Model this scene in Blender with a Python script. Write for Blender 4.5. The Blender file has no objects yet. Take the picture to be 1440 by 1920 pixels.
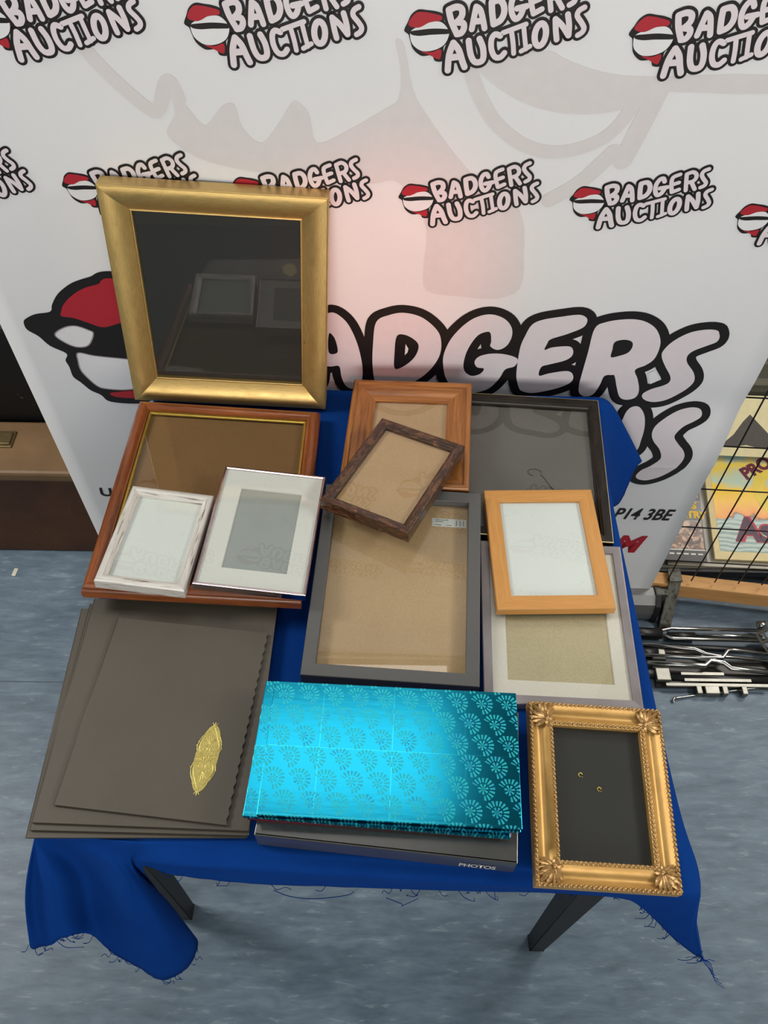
import bpy, bmesh, math, random
from math import sin, cos, pi, radians, sqrt
from mathutils import Vector, Matrix
from mathutils.geometry import tessellate_polygon

SC = bpy.context.scene
COL = SC.collection
random.seed(7)

# ------------------------------------------------------------------ camera, light, exposure
def R3(yaw, pitch, roll):
    a, b, c = radians(yaw), radians(pitch), radians(roll)
    Rz = Matrix(((cos(a), -sin(a), 0), (sin(a), cos(a), 0), (0, 0, 1)))
    Rx = Matrix(((1, 0, 0), (0, cos(b), -sin(b)), (0, sin(b), cos(b))))
    Ry = Matrix(((cos(c), 0, -sin(c)), (0, 1, 0), (sin(c), 0, cos(c))))
    return Rz @ Rx @ Ry

cam_d = bpy.data.cameras.new('camera'); cam = bpy.data.objects.new('camera', cam_d); COL.objects.link(cam)
cam_d.sensor_fit = 'HORIZONTAL'; cam_d.sensor_width = 36.0; cam_d.lens = 36.0 * 1560 / 1440
cam_d.clip_start = 0.02
PITCH, ROLL = 0.93161781, -0.0154936
_r = Vector((1, 0, 0)); _f = Vector((0, cos(PITCH), -sin(PITCH))); _d = _f.cross(_r)
_r2 = cos(ROLL) * _r + sin(ROLL) * _d; _d2 = -sin(ROLL) * _r + cos(ROLL) * _d
M = Matrix((_r2, -_d2, -_f)).transposed().to_4x4(); M.translation = (0, 0, 1.8)
cam.matrix_world = M
SC.camera = cam

SC.view_settings.view_transform = 'Standard'; SC.view_settings.look = 'None'
SC.view_settings.gamma = 1.0; SC.view_settings.use_curve_mapping = False
SC.view_settings.exposure = 1.0

W = bpy.data.worlds.new('world'); SC.world = W; W.use_nodes = True
W.node_tree.nodes['Background'].inputs[0].default_value = (0.9, 0.95, 1.0, 1)
W.node_tree.nodes['Background'].inputs[1].default_value = 0.35

def area(name, loc, sx, sy, watts, col=(1, 0.97, 0.92), aim=None):
    d = bpy.data.lights.new(name, 'AREA'); d.shape = 'RECTANGLE'; d.size = sx; d.size_y = sy
    d.energy = watts; d.color = col
    o = bpy.data.objects.new(name, d); COL.objects.link(o); o.location = loc
    if aim is not None:
        o.rotation_euler = (Vector(aim) - Vector(loc)).to_track_quat('-Z', 'Y').to_euler()
    return o
#LIGHTS
area('ceiling_panel', (-0.14, 1.01, 2.60), 0.74, 0.40, 2.0)
area('ceiling_panel', (2.0, 2.1, 2.60), 1.2, 0.6, 22)
area('ceiling_panel', (-2.3, 1.0, 2.60), 1.2, 0.6, 30)
area('ceiling_panel', (2.5, 0.55, 2.58), 1.2, 0.6, 25, (1, 0.96, 0.90), (0.7, 1.0, 0.4))
area('ceiling_panel', (-1.4, -1.5, 2.60), 1.2, 0.6, 3)
area('ceiling_panel', (1.4, -1.5, 2.60), 1.2, 0.6, 3)
fill_o = area('front_fill', (0.1, -2.55, 1.80), 2.6, 1.0, 9.2, (1.0, 0.98, 0.955), (0.1, 1.0, 1.72))  # added fill light that brightens the banner; no window is known here
fill_o.data.spread = radians(78)
sp = bpy.data.lights.new('added_warm_spot', 'SPOT'); sp.energy = 28; sp.color = (1, 0.20, 0.09); sp.spot_size = radians(15); sp.spot_blend = 1.0  # added spot that makes the pinkish banner glow; its real source is unseen
sp.shadow_soft_size = 0.05
spo = bpy.data.objects.new('added_warm_spot', sp); COL.objects.link(spo); spo.location = (0.30, -0.45, 1.95)
spo.rotation_euler = (Vector((0.00, 1.075, 0.98)) - spo.location).to_track_quat('-Z', 'Y').to_euler()
#ENDLIGHTS

# ------------------------------------------------------------------ helpers
def lin(c):
    return tuple((x / 255 / 12.92) if x / 255 <= 0.04045 else ((x / 255 + 0.055) / 1.055) ** 2.4 for x in c)

class NT:
    def __init__(s, name):
        s.m = bpy.data.materials.new(name); s.m.use_nodes = True; s.t = s.m.node_tree
        s.b = s.t.nodes['Principled BSDF']; s.out = s.t.nodes['Material Output']
    def n(s, typ, **kw):
        x = s.t.nodes.new(typ)
        for k, v in kw.items(): setattr(x, k, v)
        return x
    def l(s, a, b): s.t.links.new(a, b)
    def val(s, sock, v):
        if hasattr(v, 'links') or hasattr(v, 'is_linked'): s.l(v, sock)
        else: sock.default_value = v
    def math(s, op, a, b=0.0, c=None):
        x = s.n('ShaderNodeMath', operation=op); s.val(x.inputs[0], a); s.val(x.inputs[1], b)
        if c is not None: s.val(x.inputs[2], c)
        return x.outputs[0]
    def coord(s, which='Object', scale=(1, 1, 1), rot=(0, 0, 0)):
        tc = s.n('ShaderNodeTexCoord'); mp = s.n('ShaderNodeMapping')
        mp.inputs['Scale'].default_value = scale; mp.inputs['Rotation'].default_value = rot
        s.l(tc.outputs[which], mp.inputs[0]); return mp.outputs[0]
    def noise(s, vec, scale, detail=4, rough=0.55, dist=0.0):
        x = s.n('ShaderNodeTexNoise'); s.l(vec, x.inputs['Vector']); x.inputs['Scale'].default_value = scale
        x.inputs['Detail'].default_value = detail; x.inputs['Roughness'].default_value = rough; x.inputs['Distortion'].default_value = dist
        return x.outputs['Fac']
    def ramp(s, fac, stops, interp='LINEAR'):
        x = s.n('ShaderNodeValToRGB'); x.color_ramp.interpolation = interp
        e = x.color_ramp.elements
        while len(e) < len(stops): e.new(0.5)
        for k, (p, c) in enumerate(stops):
            e[k].position = p; e[k].color = (c[0], c[1], c[2], 1)
        s.l(fac, x.inputs[0]); return x.outputs[0]
    def mix(s, fac, a, b, blend='MIX'):
        x = s.n('ShaderNodeMix', data_type='RGBA', blend_type=blend)
        s.val(x.inputs[0], fac)
        for k, v in ((6, a), (7, b)):
            if isinstance(v, tuple): x.inputs[k].default_value = (v[0], v[1], v[2], 1)
            else: s.l(v, x.inputs[k])
        return x.outputs[2]
    def bump(s, h, strength=0.2, dist=0.001):
        x = s.n('ShaderNodeBump'); x.inputs['Strength'].default_value = strength; x.inputs['Distance'].default_value = dist
        s.l(h, x.inputs['Height']); s.l(x.outputs[0], s.b.inputs['Normal'])
    def base(s, c):
        if isinstance(c, tuple): s.b.inputs['Base Color'].default_value = (c[0], c[1], c[2], 1)
        else: s.l(c, s.b.inputs['Base Color'])
    def set(s, rough=0.5, metal=0.0, spec=0.5, coat=0.0, sheen=0.0):
        s.val(s.b.inputs['Roughness'], rough); s.b.inputs['Metallic'].default_value = metal
        s.b.inputs['Specular IOR Level'].default_value = spec; s.b.inputs['Coat Weight'].default_value = coat
        s.b.inputs['Coat Roughness'].default_value = 0.15
        s.b.inputs['Sheen Weight'].default_value = sheen
        return s.m

def plain(name, c, rough=0.5, metal=0.0, var=0.08, scale=60, spec=0.5, coat=0.0, bump=0.0):
    t = NT(name); c = lin(c)
    f = t.noise(t.coord(), scale, 5)
    t.base(t.ramp(f, [(0.3, tuple(x * (1 - var) for x in c)), (0.7, tuple(min(1, x * (1 + var)) for x in c))]))
    if bump: t.bump(f, bump, 0.0005)
    return t.set(rough, metal, spec, coat)

def wood(name, a, b, c=None, rough=0.38, along=9.0, across=150.0, coat=0.15, dist=0.6):
    t = NT(name)
    v = t.coord('UV', (along, across, 1))
    f = t.noise(v, 1.0, 6, 0.6, dist)
    v2 = t.coord('UV', (along * 5, across * 5, 1)); f2 = t.noise(v2, 1.0, 3, 0.6)
    col = t.ramp(f, [(0.28, lin(a)), (0.5, lin(c) if c else tuple((x + y) / 2 for x, y in zip(lin(a), lin(b)))), (0.72, lin(b))])
    col = t.mix(0.22, col, t.ramp(f2, [(0.35, tuple(x * .5 for x in lin(a))), (0.65, lin(b))]))
    t.base(col); t.bump(f2, 0.12, 0.0006)
    return t.set(rough, 0, 0.45, coat)

def board(name, a, b, scale=900, rough=0.75):     # hardboard, paper, fibre
    t = NT(name); v = t.coord()
    f = t.noise(v, scale, 3, 0.7); g = t.noise(v, 14, 4, 0.6)
    col = t.ramp(f, [(0.33, lin(a)), (0.62, lin(b))])
    col = t.mix(0.25, col, t.ramp(g, [(0.3, lin(a)), (0.7, lin(b))]))
    sp_ = t.noise(v, scale * .45, 1, .5); col = t.mix(t.math('MULTIPLY', t.math('GREATER_THAN', sp_, .72), .22), col, tuple(x * .45 for x in lin(a)))
    t.base(col); t.bump(f, 0.05, 0.0003)
    return t.set(rough, 0, 0.3)

def glass_mat(name='clear_glass', refl=1.0):
    t = NT(name); t.t.nodes.remove(t.b)
    tr = t.n('ShaderNodeBsdfTransparent'); tr.inputs[0].default_value = (0.98, 0.985, 0.98, 1)
    refl = 1.7 * refl; gl = t.n('ShaderNodeBsdfGlossy'); gl.inputs['Roughness'].default_value = 0.012
    fr = t.n('ShaderNodeFresnel'); fr.inputs['IOR'].default_value = 1.45
    # small surface dust so that the procedural pane is not perfectly even
    f = t.noise(t.coord(), 12, 2); dust = t.math('MULTIPLY', f, 0.004)
    ge = t.n('ShaderNodeNewGeometry')
    fac = t.math('MULTIPLY', t.math('ADD', t.math('MULTIPLY', fr.outputs[0], refl), dust), t.math('SUBTRACT', 1.0, ge.outputs['Backfacing']))
    mx = t.n('ShaderNodeMixShader'); t.l(fac, mx.inputs[0]); t.l(tr.outputs[0], mx.inputs[1]); t.l(gl.outputs[0], mx.inputs[2])
    t.l(mx.outputs[0], t.out.inputs[0]); return t.m

def empty(name, label, cat, mw, group=None):
    o = bpy.data.objects.new(name, None); COL.objects.link(o); o.empty_display_size = 0.05
    o.matrix_world = mw; o['label'] = label; o['category'] = cat
    if group: o['group'] = group
    return o

def tag(o, label, cat, group=None):
    o['label'] = label; o['category'] = cat
    if group: o['group'] = group
    return o

def obj(name, bm, mats, parent=None, smooth=False):
    me = bpy.data.meshes.new(name); bm.normal_update(); bm.to_mesh(me); bm.free()
    if not isinstance(mats, (list, tuple)): mats = [mats]
    for m in mats: me.materials.append(m)
    if smooth:
        for p in me.polygons: p.use_smooth = True
    o = bpy.data.objects.new(name, me); COL.objects.link(o)
    if parent: o.parent = parent
    return o

def bx(bm, c, s, rot=None, mat=0, bevel=0.0):
    """axis box: centre c, full size s"""
    m = Matrix.Translation(c) @ ((rot.to_4x4() if rot else Matrix.Identity(4))) @ Matrix.Diagonal((s[0], s[1], s[2], 1))
    g = bmesh.ops.create_cube(bm, size=1, matrix=m)
    fs = set(f for v in g['verts'] for f in v.link_faces)
    for f in fs: f.material_index = mat
    if bevel:
        es = list(set(e for v in g['verts'] for e in v.link_edges))
        r = bmesh.ops.bevel(bm, geom=es, offset=bevel, segments=2, affect='EDGES', profile=0.5)
        for f in r['faces']: f.material_index = mat
    return bm

def box_bm(c, s, bevel=0.0):
    bm = bmesh.new(); bx(bm, c, s, bevel=bevel); return bm

def tube(bm, pts, r, seg=8, mat=0, caps=True, smooth=True):
    pts = [Vector(p) for p in pts]; n = len(pts); rings = []
    up = None
    for i, p in enumerate(pts):
        t = (pts[min(i + 1, n - 1)] - pts[max(i - 1, 0)]).normalized()
        if up is None:
            up = Vector((0, 0, 1)) if abs(t.z) < 0.9 else Vector((1, 0, 0))
        a = t.cross(up).normalized(); b = a.cross(t).normalized(); up = b
        rr = r[i] if isinstance(r, (list, tuple)) else r
        rings.append([bm.verts.new(p + a * (rr * cos(2 * pi * k / seg)) + b * (rr * sin(2 * pi * k / seg))) for k in range(seg)])
    for i in range(n - 1):
        for k in range(seg):
            f = bm.faces.new((rings[i][k], rings[i][(k + 1) % seg], rings[i + 1][(k + 1) % seg], rings[i + 1][k]))
            f.material_index = mat; f.smooth = smooth
    if caps:
        for rg, fl in ((rings[0], False), (rings[-1], True)):
            f = bm.faces.new(rg if fl else rg[::-1]); f.material_index = mat
    return bm

def catmull(P, n=6, closed=False):
    P = [Vector(p) for p in P]; out = []; m = len(P)
    for i in range(m if closed else m - 1):
        g = (lambda k: P[k % m]) if closed else (lambda k: P[min(max(k, 0), m - 1)])
        a, b, c, d = g(i - 1), g(i), g(i + 1), g(i + 2)
        for j in range(n):
            t = j / n
            out.append(0.5 * ((2 * b) + (c - a) * t + (2 * a - 5 * b + 4 * c - d) * t * t + (3 * b - a - 3 * c + d) * t ** 3))
    if not closed: out.append(P[-1])
    return out

def text_bm(s, size, bold=0.0, shear=0.0, extrude=0.0):
    """text as flat mesh geometry in its own xy plane, left-bottom at the origin"""
    cu = bpy.data.curves.new('text_tmp', 'FONT'); cu.body = s; cu.size = size; cu.offset = bold; cu.shear = shear; cu.extrude = extrude
    o = bpy.data.objects.new('text_tmp', cu); COL.objects.link(o)
    dg = bpy.context.evaluated_depsgraph_get(); dg.update()
    me = bpy.data.meshes.new_from_object(o.evaluated_get(dg))
    bm = bmesh.new(); bm.from_mesh(me)
    bpy.data.objects.remove(o); bpy.data.curves.remove(cu); bpy.data.meshes.remove(me)
    xs = [v.co.x for v in bm.verts]; ys = [v.co.y for v in bm.verts]
    w = max(xs) - min(xs); h = max(ys) - min(ys)
    bmesh.ops.translate(bm, verts=bm.verts, vec=(-min(xs), -min(ys), 0))
    return bm, w, h

def moulding_bm(w, h, segs):
    """mitred rectangular frame. segs: list of smooth runs of (inset, z) from outer-bottom over the top to the inside.
    UV: u along the rail (metres, offset per rail), v across the profile."""
    bm = bmesh.new(); uvl = bm.loops.layers.uv.new('UVMap')
    corners = [(-1, -1), (1, -1), (1, 1), (-1, 1)]
    for r in range(4):
        c0, c1 = corners[r], corners[(r + 1) % 4]
        vv = 0.0; prev = None
        for seg in segs:
            rows = []
            for (ins, z) in seg:
                if prev is not None: vv += sqrt((ins - prev[0]) ** 2 + (z - prev[1]) ** 2)
                prev = (ins, z)
                p = [Vector((c[0] * (w / 2 - ins), c[1] * (h / 2 - ins), z)) for c in (c0, c1)]
                rows.append((bm.verts.new(p[0]), bm.verts.new(p[1]), vv))
            for (a0, a1, va), (b0, b1, vb) in zip(rows[:-1], rows[1:]):
                f = bm.faces.new((a0, a1, b1, b0)); f.smooth = len(seg) > 2
                ax = 0 if r in (0, 2) else 1
                for lp, v_ in zip(f.loops, (va, va, vb, vb)):
                    lp[uvl].uv = (lp.vert.co[ax] + r * 3.37, v_ + r * 0.31)
    return bm

def rect_prism(w, h, z0, z1, cx=0, cy=0):
    return box_bm((cx, cy, (z0 + z1) / 2), (w, h, z1 - z0))

def ring_board(w, h, aw, ah, z0, z1, cx=0, cy=0):
    """board with a rectangular window (mat board)"""
    bm = bmesh.new()
    O = [(-w / 2, -h / 2), (w / 2, -h / 2), (w / 2, h / 2), (-w / 2, h / 2)]
    I = [(cx - aw / 2, cy - ah / 2), (cx + aw / 2, cy - ah / 2), (cx + aw / 2, cy + ah / 2), (cx - aw / 2, cy + ah / 2)]
    bev = 0.0012
    I0 = I; I1 = [(x + (bev if x > cx else -bev), y + (bev if y > cy else -bev)) for x, y in I]
    for k in range(4):
        j = (k + 1) % 4
        V = lambda p, z: bm.verts.new((p[0], p[1], z))
        bm.faces.new((V(O[k], z1), V(O[j], z1), V(I1[j], z1), V(I1[k], z1)))
        bm.faces.new((V(I1[k], z1), V(I1[j], z1), V(I0[j], z0), V(I0[k], z0)))
        bm.faces.new((V(O[j], z0), V(O[k], z0), V(I0[k], z0), V(I0[j], z0)))
        bm.faces.new((V(O[k], z0), V(O[j], z0), V(O[j], z1), V(O[k], z1)))
    return bm

def place(x, y, ztop, rot, pitch, roll, t):
    """matrix with origin at the base centre of an item whose top-surface centre is at (x, y, ztop)"""
    B = R3(rot, pitch, roll); P = Vector((x, y, ztop)) - B @ Vector((0, 0, t))
    m = B.to_4x4(); m.translation = P; return m

def frame(name, label, mw, w, h, segs, mat, opening, fill_z, fill_mat, glass_z=None, fill='backing_board', mat_board=None, back=0.003, cat='picture frame', group=None):
    """opening = (w, h) of the sight size; fill_z = z of the visible face; glass_z = z of glass"""
    e = empty(name, label, cat, mw, group)
    obj('frame_moulding', moulding_bm(w, h, segs), mat, e)
    ow, oh = opening[0] + 0.006, opening[1] + 0.006
    if mat_board:
        aw, ah, m_, cx, cy = mat_board
        obj('mat_board', ring_board(ow, oh, aw, ah, fill_z, fill_z + 0.0016, cx, cy), m_, e)
        obj(fill, rect_prism(ow, oh, fill_z - back, fill_z - 0.0002), fill_mat, e)
    else:
        obj(fill, rect_prism(ow, oh, fill_z - back, fill_z), fill_mat, e)
    if glass_z is not None:
        obj('glass', rect_prism(ow, oh, glass_z, glass_z + 0.0018), GLASS, e)
    return e

GLASS = glass_mat()

# ------------------------------------------------------------------ setting
def m_floor():
    t = NT('vinyl_floor'); v = t.coord('Object', (4.5, 16, 1)); v2 = t.coord('Object', (12, 52, 1)); v3 = t.coord('Object', (1.0, 2.0, 1))
    f = t.noise(v, 2.0, 7, 0.62, 0.5); g = t.noise(v2, 1.6, 5, 0.6, 0.4); h = t.noise(v3, 1.2, 4)
    col = t.ramp(f, [(0.30, lin((70, 88, 106))), (0.50, lin((95, 115, 134))), (0.68, lin((122, 142, 158)))])
    col = t.mix(0.35, col, t.ramp(g, [(0.30, lin((74, 91, 106))), (0.66, lin((128, 144, 154)))]))
    fl = t.math('GREATER_THAN', g, 0.63)
    col = t.mix(t.math('MULTIPLY', fl, 0.35), col, lin((152, 168, 176)))
    col = t.mix(t.math('MULTIPLY', h, 0.35), col, lin((90, 104, 114)))
    # heat-welded sheet seam running across the room
    tc = t.n('ShaderNodeTexCoord'); sx = t.n('ShaderNodeSeparateXYZ'); t.l(tc.outputs['Object'], sx.inputs[0])
    d = t.math('ABSOLUTE', t.math('SUBTRACT', sx.outputs[1], 0.829))
    col = t.mix(t.math('MULTIPLY', t.math('LESS_THAN', d, 0.0016), 0.75), col, lin((58, 70, 84)))
    t.base(col); t.bump(g, 0.06, 0.0006)
    return t.set(0.45, 0, 0.4)
def plane_bm(x0, x1, y0, y1, z):
    bm = bmesh.new(); bm.faces.new([bm.verts.new(p) for p in ((x0, y0, z), (x1, y0, z), (x1, y1, z), (x0, y1, z))]); return bm
def struct(name, bm, m):
    o = obj(name, bm, m); o['kind'] = 'structure'; return o
X0, X1, YF, YB, ZC = -3.2, 3.2, -2.6, 2.7, 2.64
struct('floor', plane_bm(X0, X1, YF, YB, 0), m_floor())
bmc = plane_bm(X0, X1, YF, YB, ZC); bmesh.ops.reverse_faces(bmc, faces=bmc.faces)
struct('ceiling', bmc, plain('ceiling_tile', (196, 196, 192), 0.9, var=0.05, scale=200))
WALL = plain('painted_wall', (150, 148, 142), 0.8, var=0.03, scale=5)
DARKW = plain('dark_wall', (40, 40, 42), 0.7, var=0.1, scale=5)
struct('wall_back', box_bm((0, YB + .05, ZC / 2), (X1 - X0, .1, ZC)), DARKW)
struct('wall_front', box_bm((0, YF - .05, ZC / 2), (X1 - X0, .1, ZC)), WALL)
struct('wall_left', box_bm((X0 - .05, 0, ZC / 2), (.1, YB - YF, ZC)), WALL)
struct('wall_right', box_bm((X1 + .05, 0, ZC / 2), (.1, YB - YF, ZC)), WALL)

# ------------------------------------------------------------------ printed banner
LG = {"small":{"B1":[37,[[[-38,686],[-1,570],[68,444]],[[-38,686],[38,718],[100,703],[112,640],[84,589],[56,563]],[[56,563],[128,556],[143,506],[116,454],[68,441]]]],"A1":[35,[[[257,724],[241,594],[230,495]],[[257,724],[305,692],[343,597],[369,509]],[[249,574],[339,586]]]],"D1":[37,[[[419,773],[436,666],[464,553]],[[419,773],[497,797],[549,752],[565,670],[534,594],[464,553]]]],"G1":[34,[[[734,823],[702,868],[657,846],[632,763],[652,664],[697,610],[745,645],[767,718]],[[701,717],[799,743]]]],"E1":[31,[[[914,942],[831,891],[841,786],[883,670]],[[847,781],[935,821]],[[883,670],[968,718]]]],"R1":[31,[[[1002,952],[1033,832],[1067,707]],[[1002,952],[1075,988],[1132,958],[1146,900],[1116,851],[1040,823]],[[1102,841],[1142,789],[1184,735]]]],"S1":[31,[[[1277,1045],[1222,1011],[1210,954],[1254,895],[1303,848],[1303,799],[1255,765]]]],"A2":[39,[[[38,345],[0,215],[-4,45]],[[38,345],[105,271],[151,158],[184,87]],[[5,185],[125,201]]]],"U2":[37,[[[207,371],[240,232],[293,148],[364,150],[390,201],[372,306],[326,395]]]],"C2":[34,[[[552,433],[494,448],[460,396],[469,291],[516,208],[579,203],[621,252]]]],"T2":[29,[[[577,464],[820,560]],[[666,496],[702,368],[725,250]]]],"I2":[28,[[[796,543],[829,407],[857,300]],[[805,275],[897,331]]]],"O2":[37,[[[1054,457],[1049,406],[1033,364],[1009,341],[981,340],[956,362],[939,402],[932,453],[937,503],[953,544],[977,567],[1004,568],[1029,546],[1047,507],[1054,457]]]],"N2":[34,[[[1132,620],[1156,502],[1181,409]],[[1132,620],[1217,555],[1303,455]],[[1258,671],[1293,557],[1305,456]]]],"S2":[31,[[[1424,745],[1372,711],[1362,657],[1417,595],[1459,537],[1448,491],[1404,459]]]],"emb":{"out":[[-516,461],[-479,547],[-443,624],[-369,679],[-270,675],[-171,665],[-86,634],[-74,559],[7,476],[18,425],[-16,346],[-68,292],[-60,151],[-154,139],[-196,200],[-313,193],[-410,264],[-451,368],[-468,419]],"cap":[[-463,513],[-457,573],[-383,651],[-277,654],[-185,640],[-111,620],[-118,575],[-235,554],[-355,495]],"white":[[-442,454],[-355,508],[-227,554],[-112,558],[-24,475],[-26,389],[-76,310],[-183,257],[-308,247],[-403,300],[-442,368]],"band":[[-434,420],[-442,454],[-347,471],[-224,487],[-117,490],[-21,481],[-16,441],[-114,430],[-221,423],[-344,409]],"red":[[-315,241],[-198,239],[-98,271],[-98,172],[-145,170],[-228,208]]}},"big":{"light":[[[-906,8995],[-692,8831],[-551,8517],[-456,8121],[-415,7705],[-453,7413],[-589,7259],[-721,7328],[-794,7545],[-825,7795],[-956,7789],[-1114,7748],[-1186,7383],[-1358,7190],[-1485,7297],[-1460,7663],[-1288,8325],[-1111,8816]],[[-177,8819],[42,8977],[284,9029],[579,8941],[838,8682],[923,8426],[911,8106],[763,7770],[513,7490],[199,7348],[-67,7318],[-195,7461],[-240,7853],[-231,8332]],[[1763,8359],[1897,8287],[2035,8386],[2095,8601],[2055,8807],[1912,8974],[1685,9049],[1451,8973],[1249,8777],[1075,8481],[985,8143],[995,7867],[1062,7585],[1212,7334],[1433,7239],[1696,7280],[1870,7399],[2002,7623],[2079,7840],[2224,7916],[2271,8057],[2194,8140],[1983,8199],[1756,8191],[1586,8116],[1529,7993],[1584,7873],[1704,7843],[1652,7717],[1501,7664],[1373,7777],[1342,7986],[1391,8294],[1515,8579],[1653,8674],[1730,8652],[1762,8474]],[[2387,8848],[2539,8963],[2840,9042],[3119,9092],[3251,9035],[3278,8928],[3222,8816],[3003,8680],[2753,8558],[2708,8458],[2688,8318],[2809,8379],[3078,8413],[3169,8326],[3170,8192],[3063,8085],[2824,7989],[2694,7921],[2688,7719],[2859,7780],[3158,7845],[3281,7743],[3273,7581],[3100,7446],[2853,7343],[2623,7285],[2459,7319],[2381,7398],[2296,7675],[2271,8002],[2270,8375],[2312,8606]],[[3431,8808],[3582,8955],[3903,9029],[4173,9008],[4401,8876],[4542,8674],[4599,8465],[4584,8196],[4474,8037],[4321,7916],[4419,7700],[4518,7413],[4500,7225],[4355,7161],[4218,7232],[4110,7469],[4004,7755],[3946,7781],[3824,7748],[3794,7530],[3736,7305],[3620,7225],[3486,7295],[3432,7478],[3425,7803],[3429,8286]],[[5485,8790],[5428,8851],[5255,8860],[5010,8788],[4795,8603],[4683,8385],[4695,8234],[4806,8033],[4964,7794],[4991,7652],[4913,7558],[4730,7458],[4616,7342],[4626,7230],[4735,7139],[4902,7116],[5094,7193],[5297,7408],[5398,7596],[5406,7741],[5326,7915],[5163,8117],[5118,8268],[5182,8388],[5367,8511],[5499,8597],[5521,8695]],[[4572,6996],[4655,6961],[4759,6818],[4831,6622],[4873,6379],[4882,6128],[4877,5870],[4757,5777],[4472,6194],[4408,6522],[4411,6684],[4436,6863],[4492,6963]],[[5825,6845],[5768,6941],[5673,6985],[5540,6979],[5363,6894],[5174,6697],[5052,6490],[5045,6283],[5130,6097],[5280,5910],[5372,5717],[5369,5584],[5267,5421],[5129,5277],[5054,5110],[5076,4993],[5189,4927],[5337,4935],[5541,5063],[5715,5282],[5809,5515],[5821,5717],[5749,5889],[5608,6055],[5490,6219],[5495,6345],[5584,6513],[5738,6642],[5829,6746]]],"dark":[[[-975,8534],[-902,8487],[-857,8341],[-845,8123],[-994,8117]],[[169,8528],[322,8557],[502,8426],[546,8278],[479,8055],[318,7858],[151,7788],[139,8144]],[[3824,8533],[3959,8594],[4103,8560],[4143,8447],[4101,8312],[3969,8233],[3838,8201],[3825,8368]]],"hole":[[[323,8363],[375,8255],[360,8170],[315,8110]],[[4562,7849],[4664,7930],[4809,7698],[4666,7584]]]},"head":{"out":[[-6124,8599],[-6038,8685],[-5863,8774],[-5602,8834],[-5521,8988],[-5358,9210],[-5109,9410],[-4894,9512],[-4723,9574],[-4594,9652],[-4417,9686],[-4116,9668],[-3845,9510],[-3628,9056],[-3588,8441],[-3631,7778],[-4034,7047],[-4459,6728],[-4647,6694],[-4936,6695],[-5175,6748],[-5262,6896],[-5426,7014],[-5550,7205],[-5650,7346],[-5650,7582],[-5671,7743],[-5605,7905],[-5841,8074],[-5973,8287],[-6124,8431]],"cap":[[-5434,8749],[-5411,8851],[-5328,8995],[-5146,9178],[-4896,9342],[-4636,9436],[-4572,9504],[-4450,9555],[-4156,9500],[-3983,9239],[-3920,8804],[-4173,8754],[-4530,8617],[-4796,8534],[-5018,8619],[-5234,8715]],"brim":[[-5674,8341],[-5478,8498],[-5266,8548],[-5075,8470],[-4999,8388],[-5155,8122],[-5371,8070],[-5559,8173]],"white":[[-5393,7935],[-5121,7878],[-4807,7845],[-4475,7813],[-4060,7761],[-4161,7287],[-4459,7128],[-4777,7054],[-5093,7065],[-5256,7120],[-5380,7309],[-5461,7519],[-5446,7752]],"red":[[-5089,6941],[-4933,6998],[-4476,7054],[-4213,7040],[-4329,6910],[-4611,6848],[-4967,6858]]},"wm":{"poly":[[[-2828,12530],[-2656,12323],[-2479,12109],[-2225,12370],[-2098,12423],[-2034,12375],[-1979,12086],[-1750,11881],[-1508,12135],[-1305,12429],[-1212,12467],[-1069,12293],[-985,11902],[-508,12125],[-82,12390],[111,12536],[129,12908],[55,13227],[93,13278],[175,13167],[293,12644],[481,12333],[870,11823],[1277,11398],[1901,10952],[2066,10179],[2094,9581],[1741,9358],[1141,9390],[625,9477],[560,9934],[568,10599],[312,11119],[78,11379],[-299,11310],[-976,11373],[-1946,11467],[-2666,11646],[-2986,11908],[-2992,12058],[-2862,12245]],[[1081,12997],[1345,12738],[1787,12509],[2290,12402],[2774,12415],[3098,12508],[3334,12707],[4804,12725],[4717,12956],[3269,12900],[2659,12938],[2164,13087],[1950,13178],[1496,13135]]],"stroke":[[68,[[-3902,13165],[-3686,12847],[-3420,12535],[-3158,12295],[-3040,12348],[-2933,12596],[-2846,12687],[-2771,12461]]],[68,[[1027,12864],[1155,12597],[1402,12250],[1795,11964],[2244,11862],[2724,11989],[3019,12257],[3216,12718]]],[99,[[3418,12723],[3307,12228],[3191,11772]]],[84,[[3035,11884],[2690,11439],[2294,11136]]]]}}
BY0, BM = 1.075, -0.02
def bulge(x, z):
    """shallow ripples of the hanging vinyl"""
    sm = max(0.0, min(1.0, (x - 0.30) / 0.3))
    y = 0.006 * sm * math.exp(-((z - 0.70) / 0.05) ** 2)
    y -= 0.004 * sm * math.exp(-((z - 0.56) / 0.06) ** 2)
    for zz in (0.535, 0.415, 0.30, 0.19):
        y -= 0.0009 * sm * math.exp(-((z - zz - 0.10 * max(0, x - 0.5) ** 1.5) / 0.006) ** 2)
    return y
def bpt(x, z, layer=0):
    return Vector((x, BY0 + BM * x + bulge(x, z) - 0.0004 * layer, z))
BX0, BX1, BZ0, BZ1 = -0.655, 0.648, 0.075, 2.16

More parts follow.
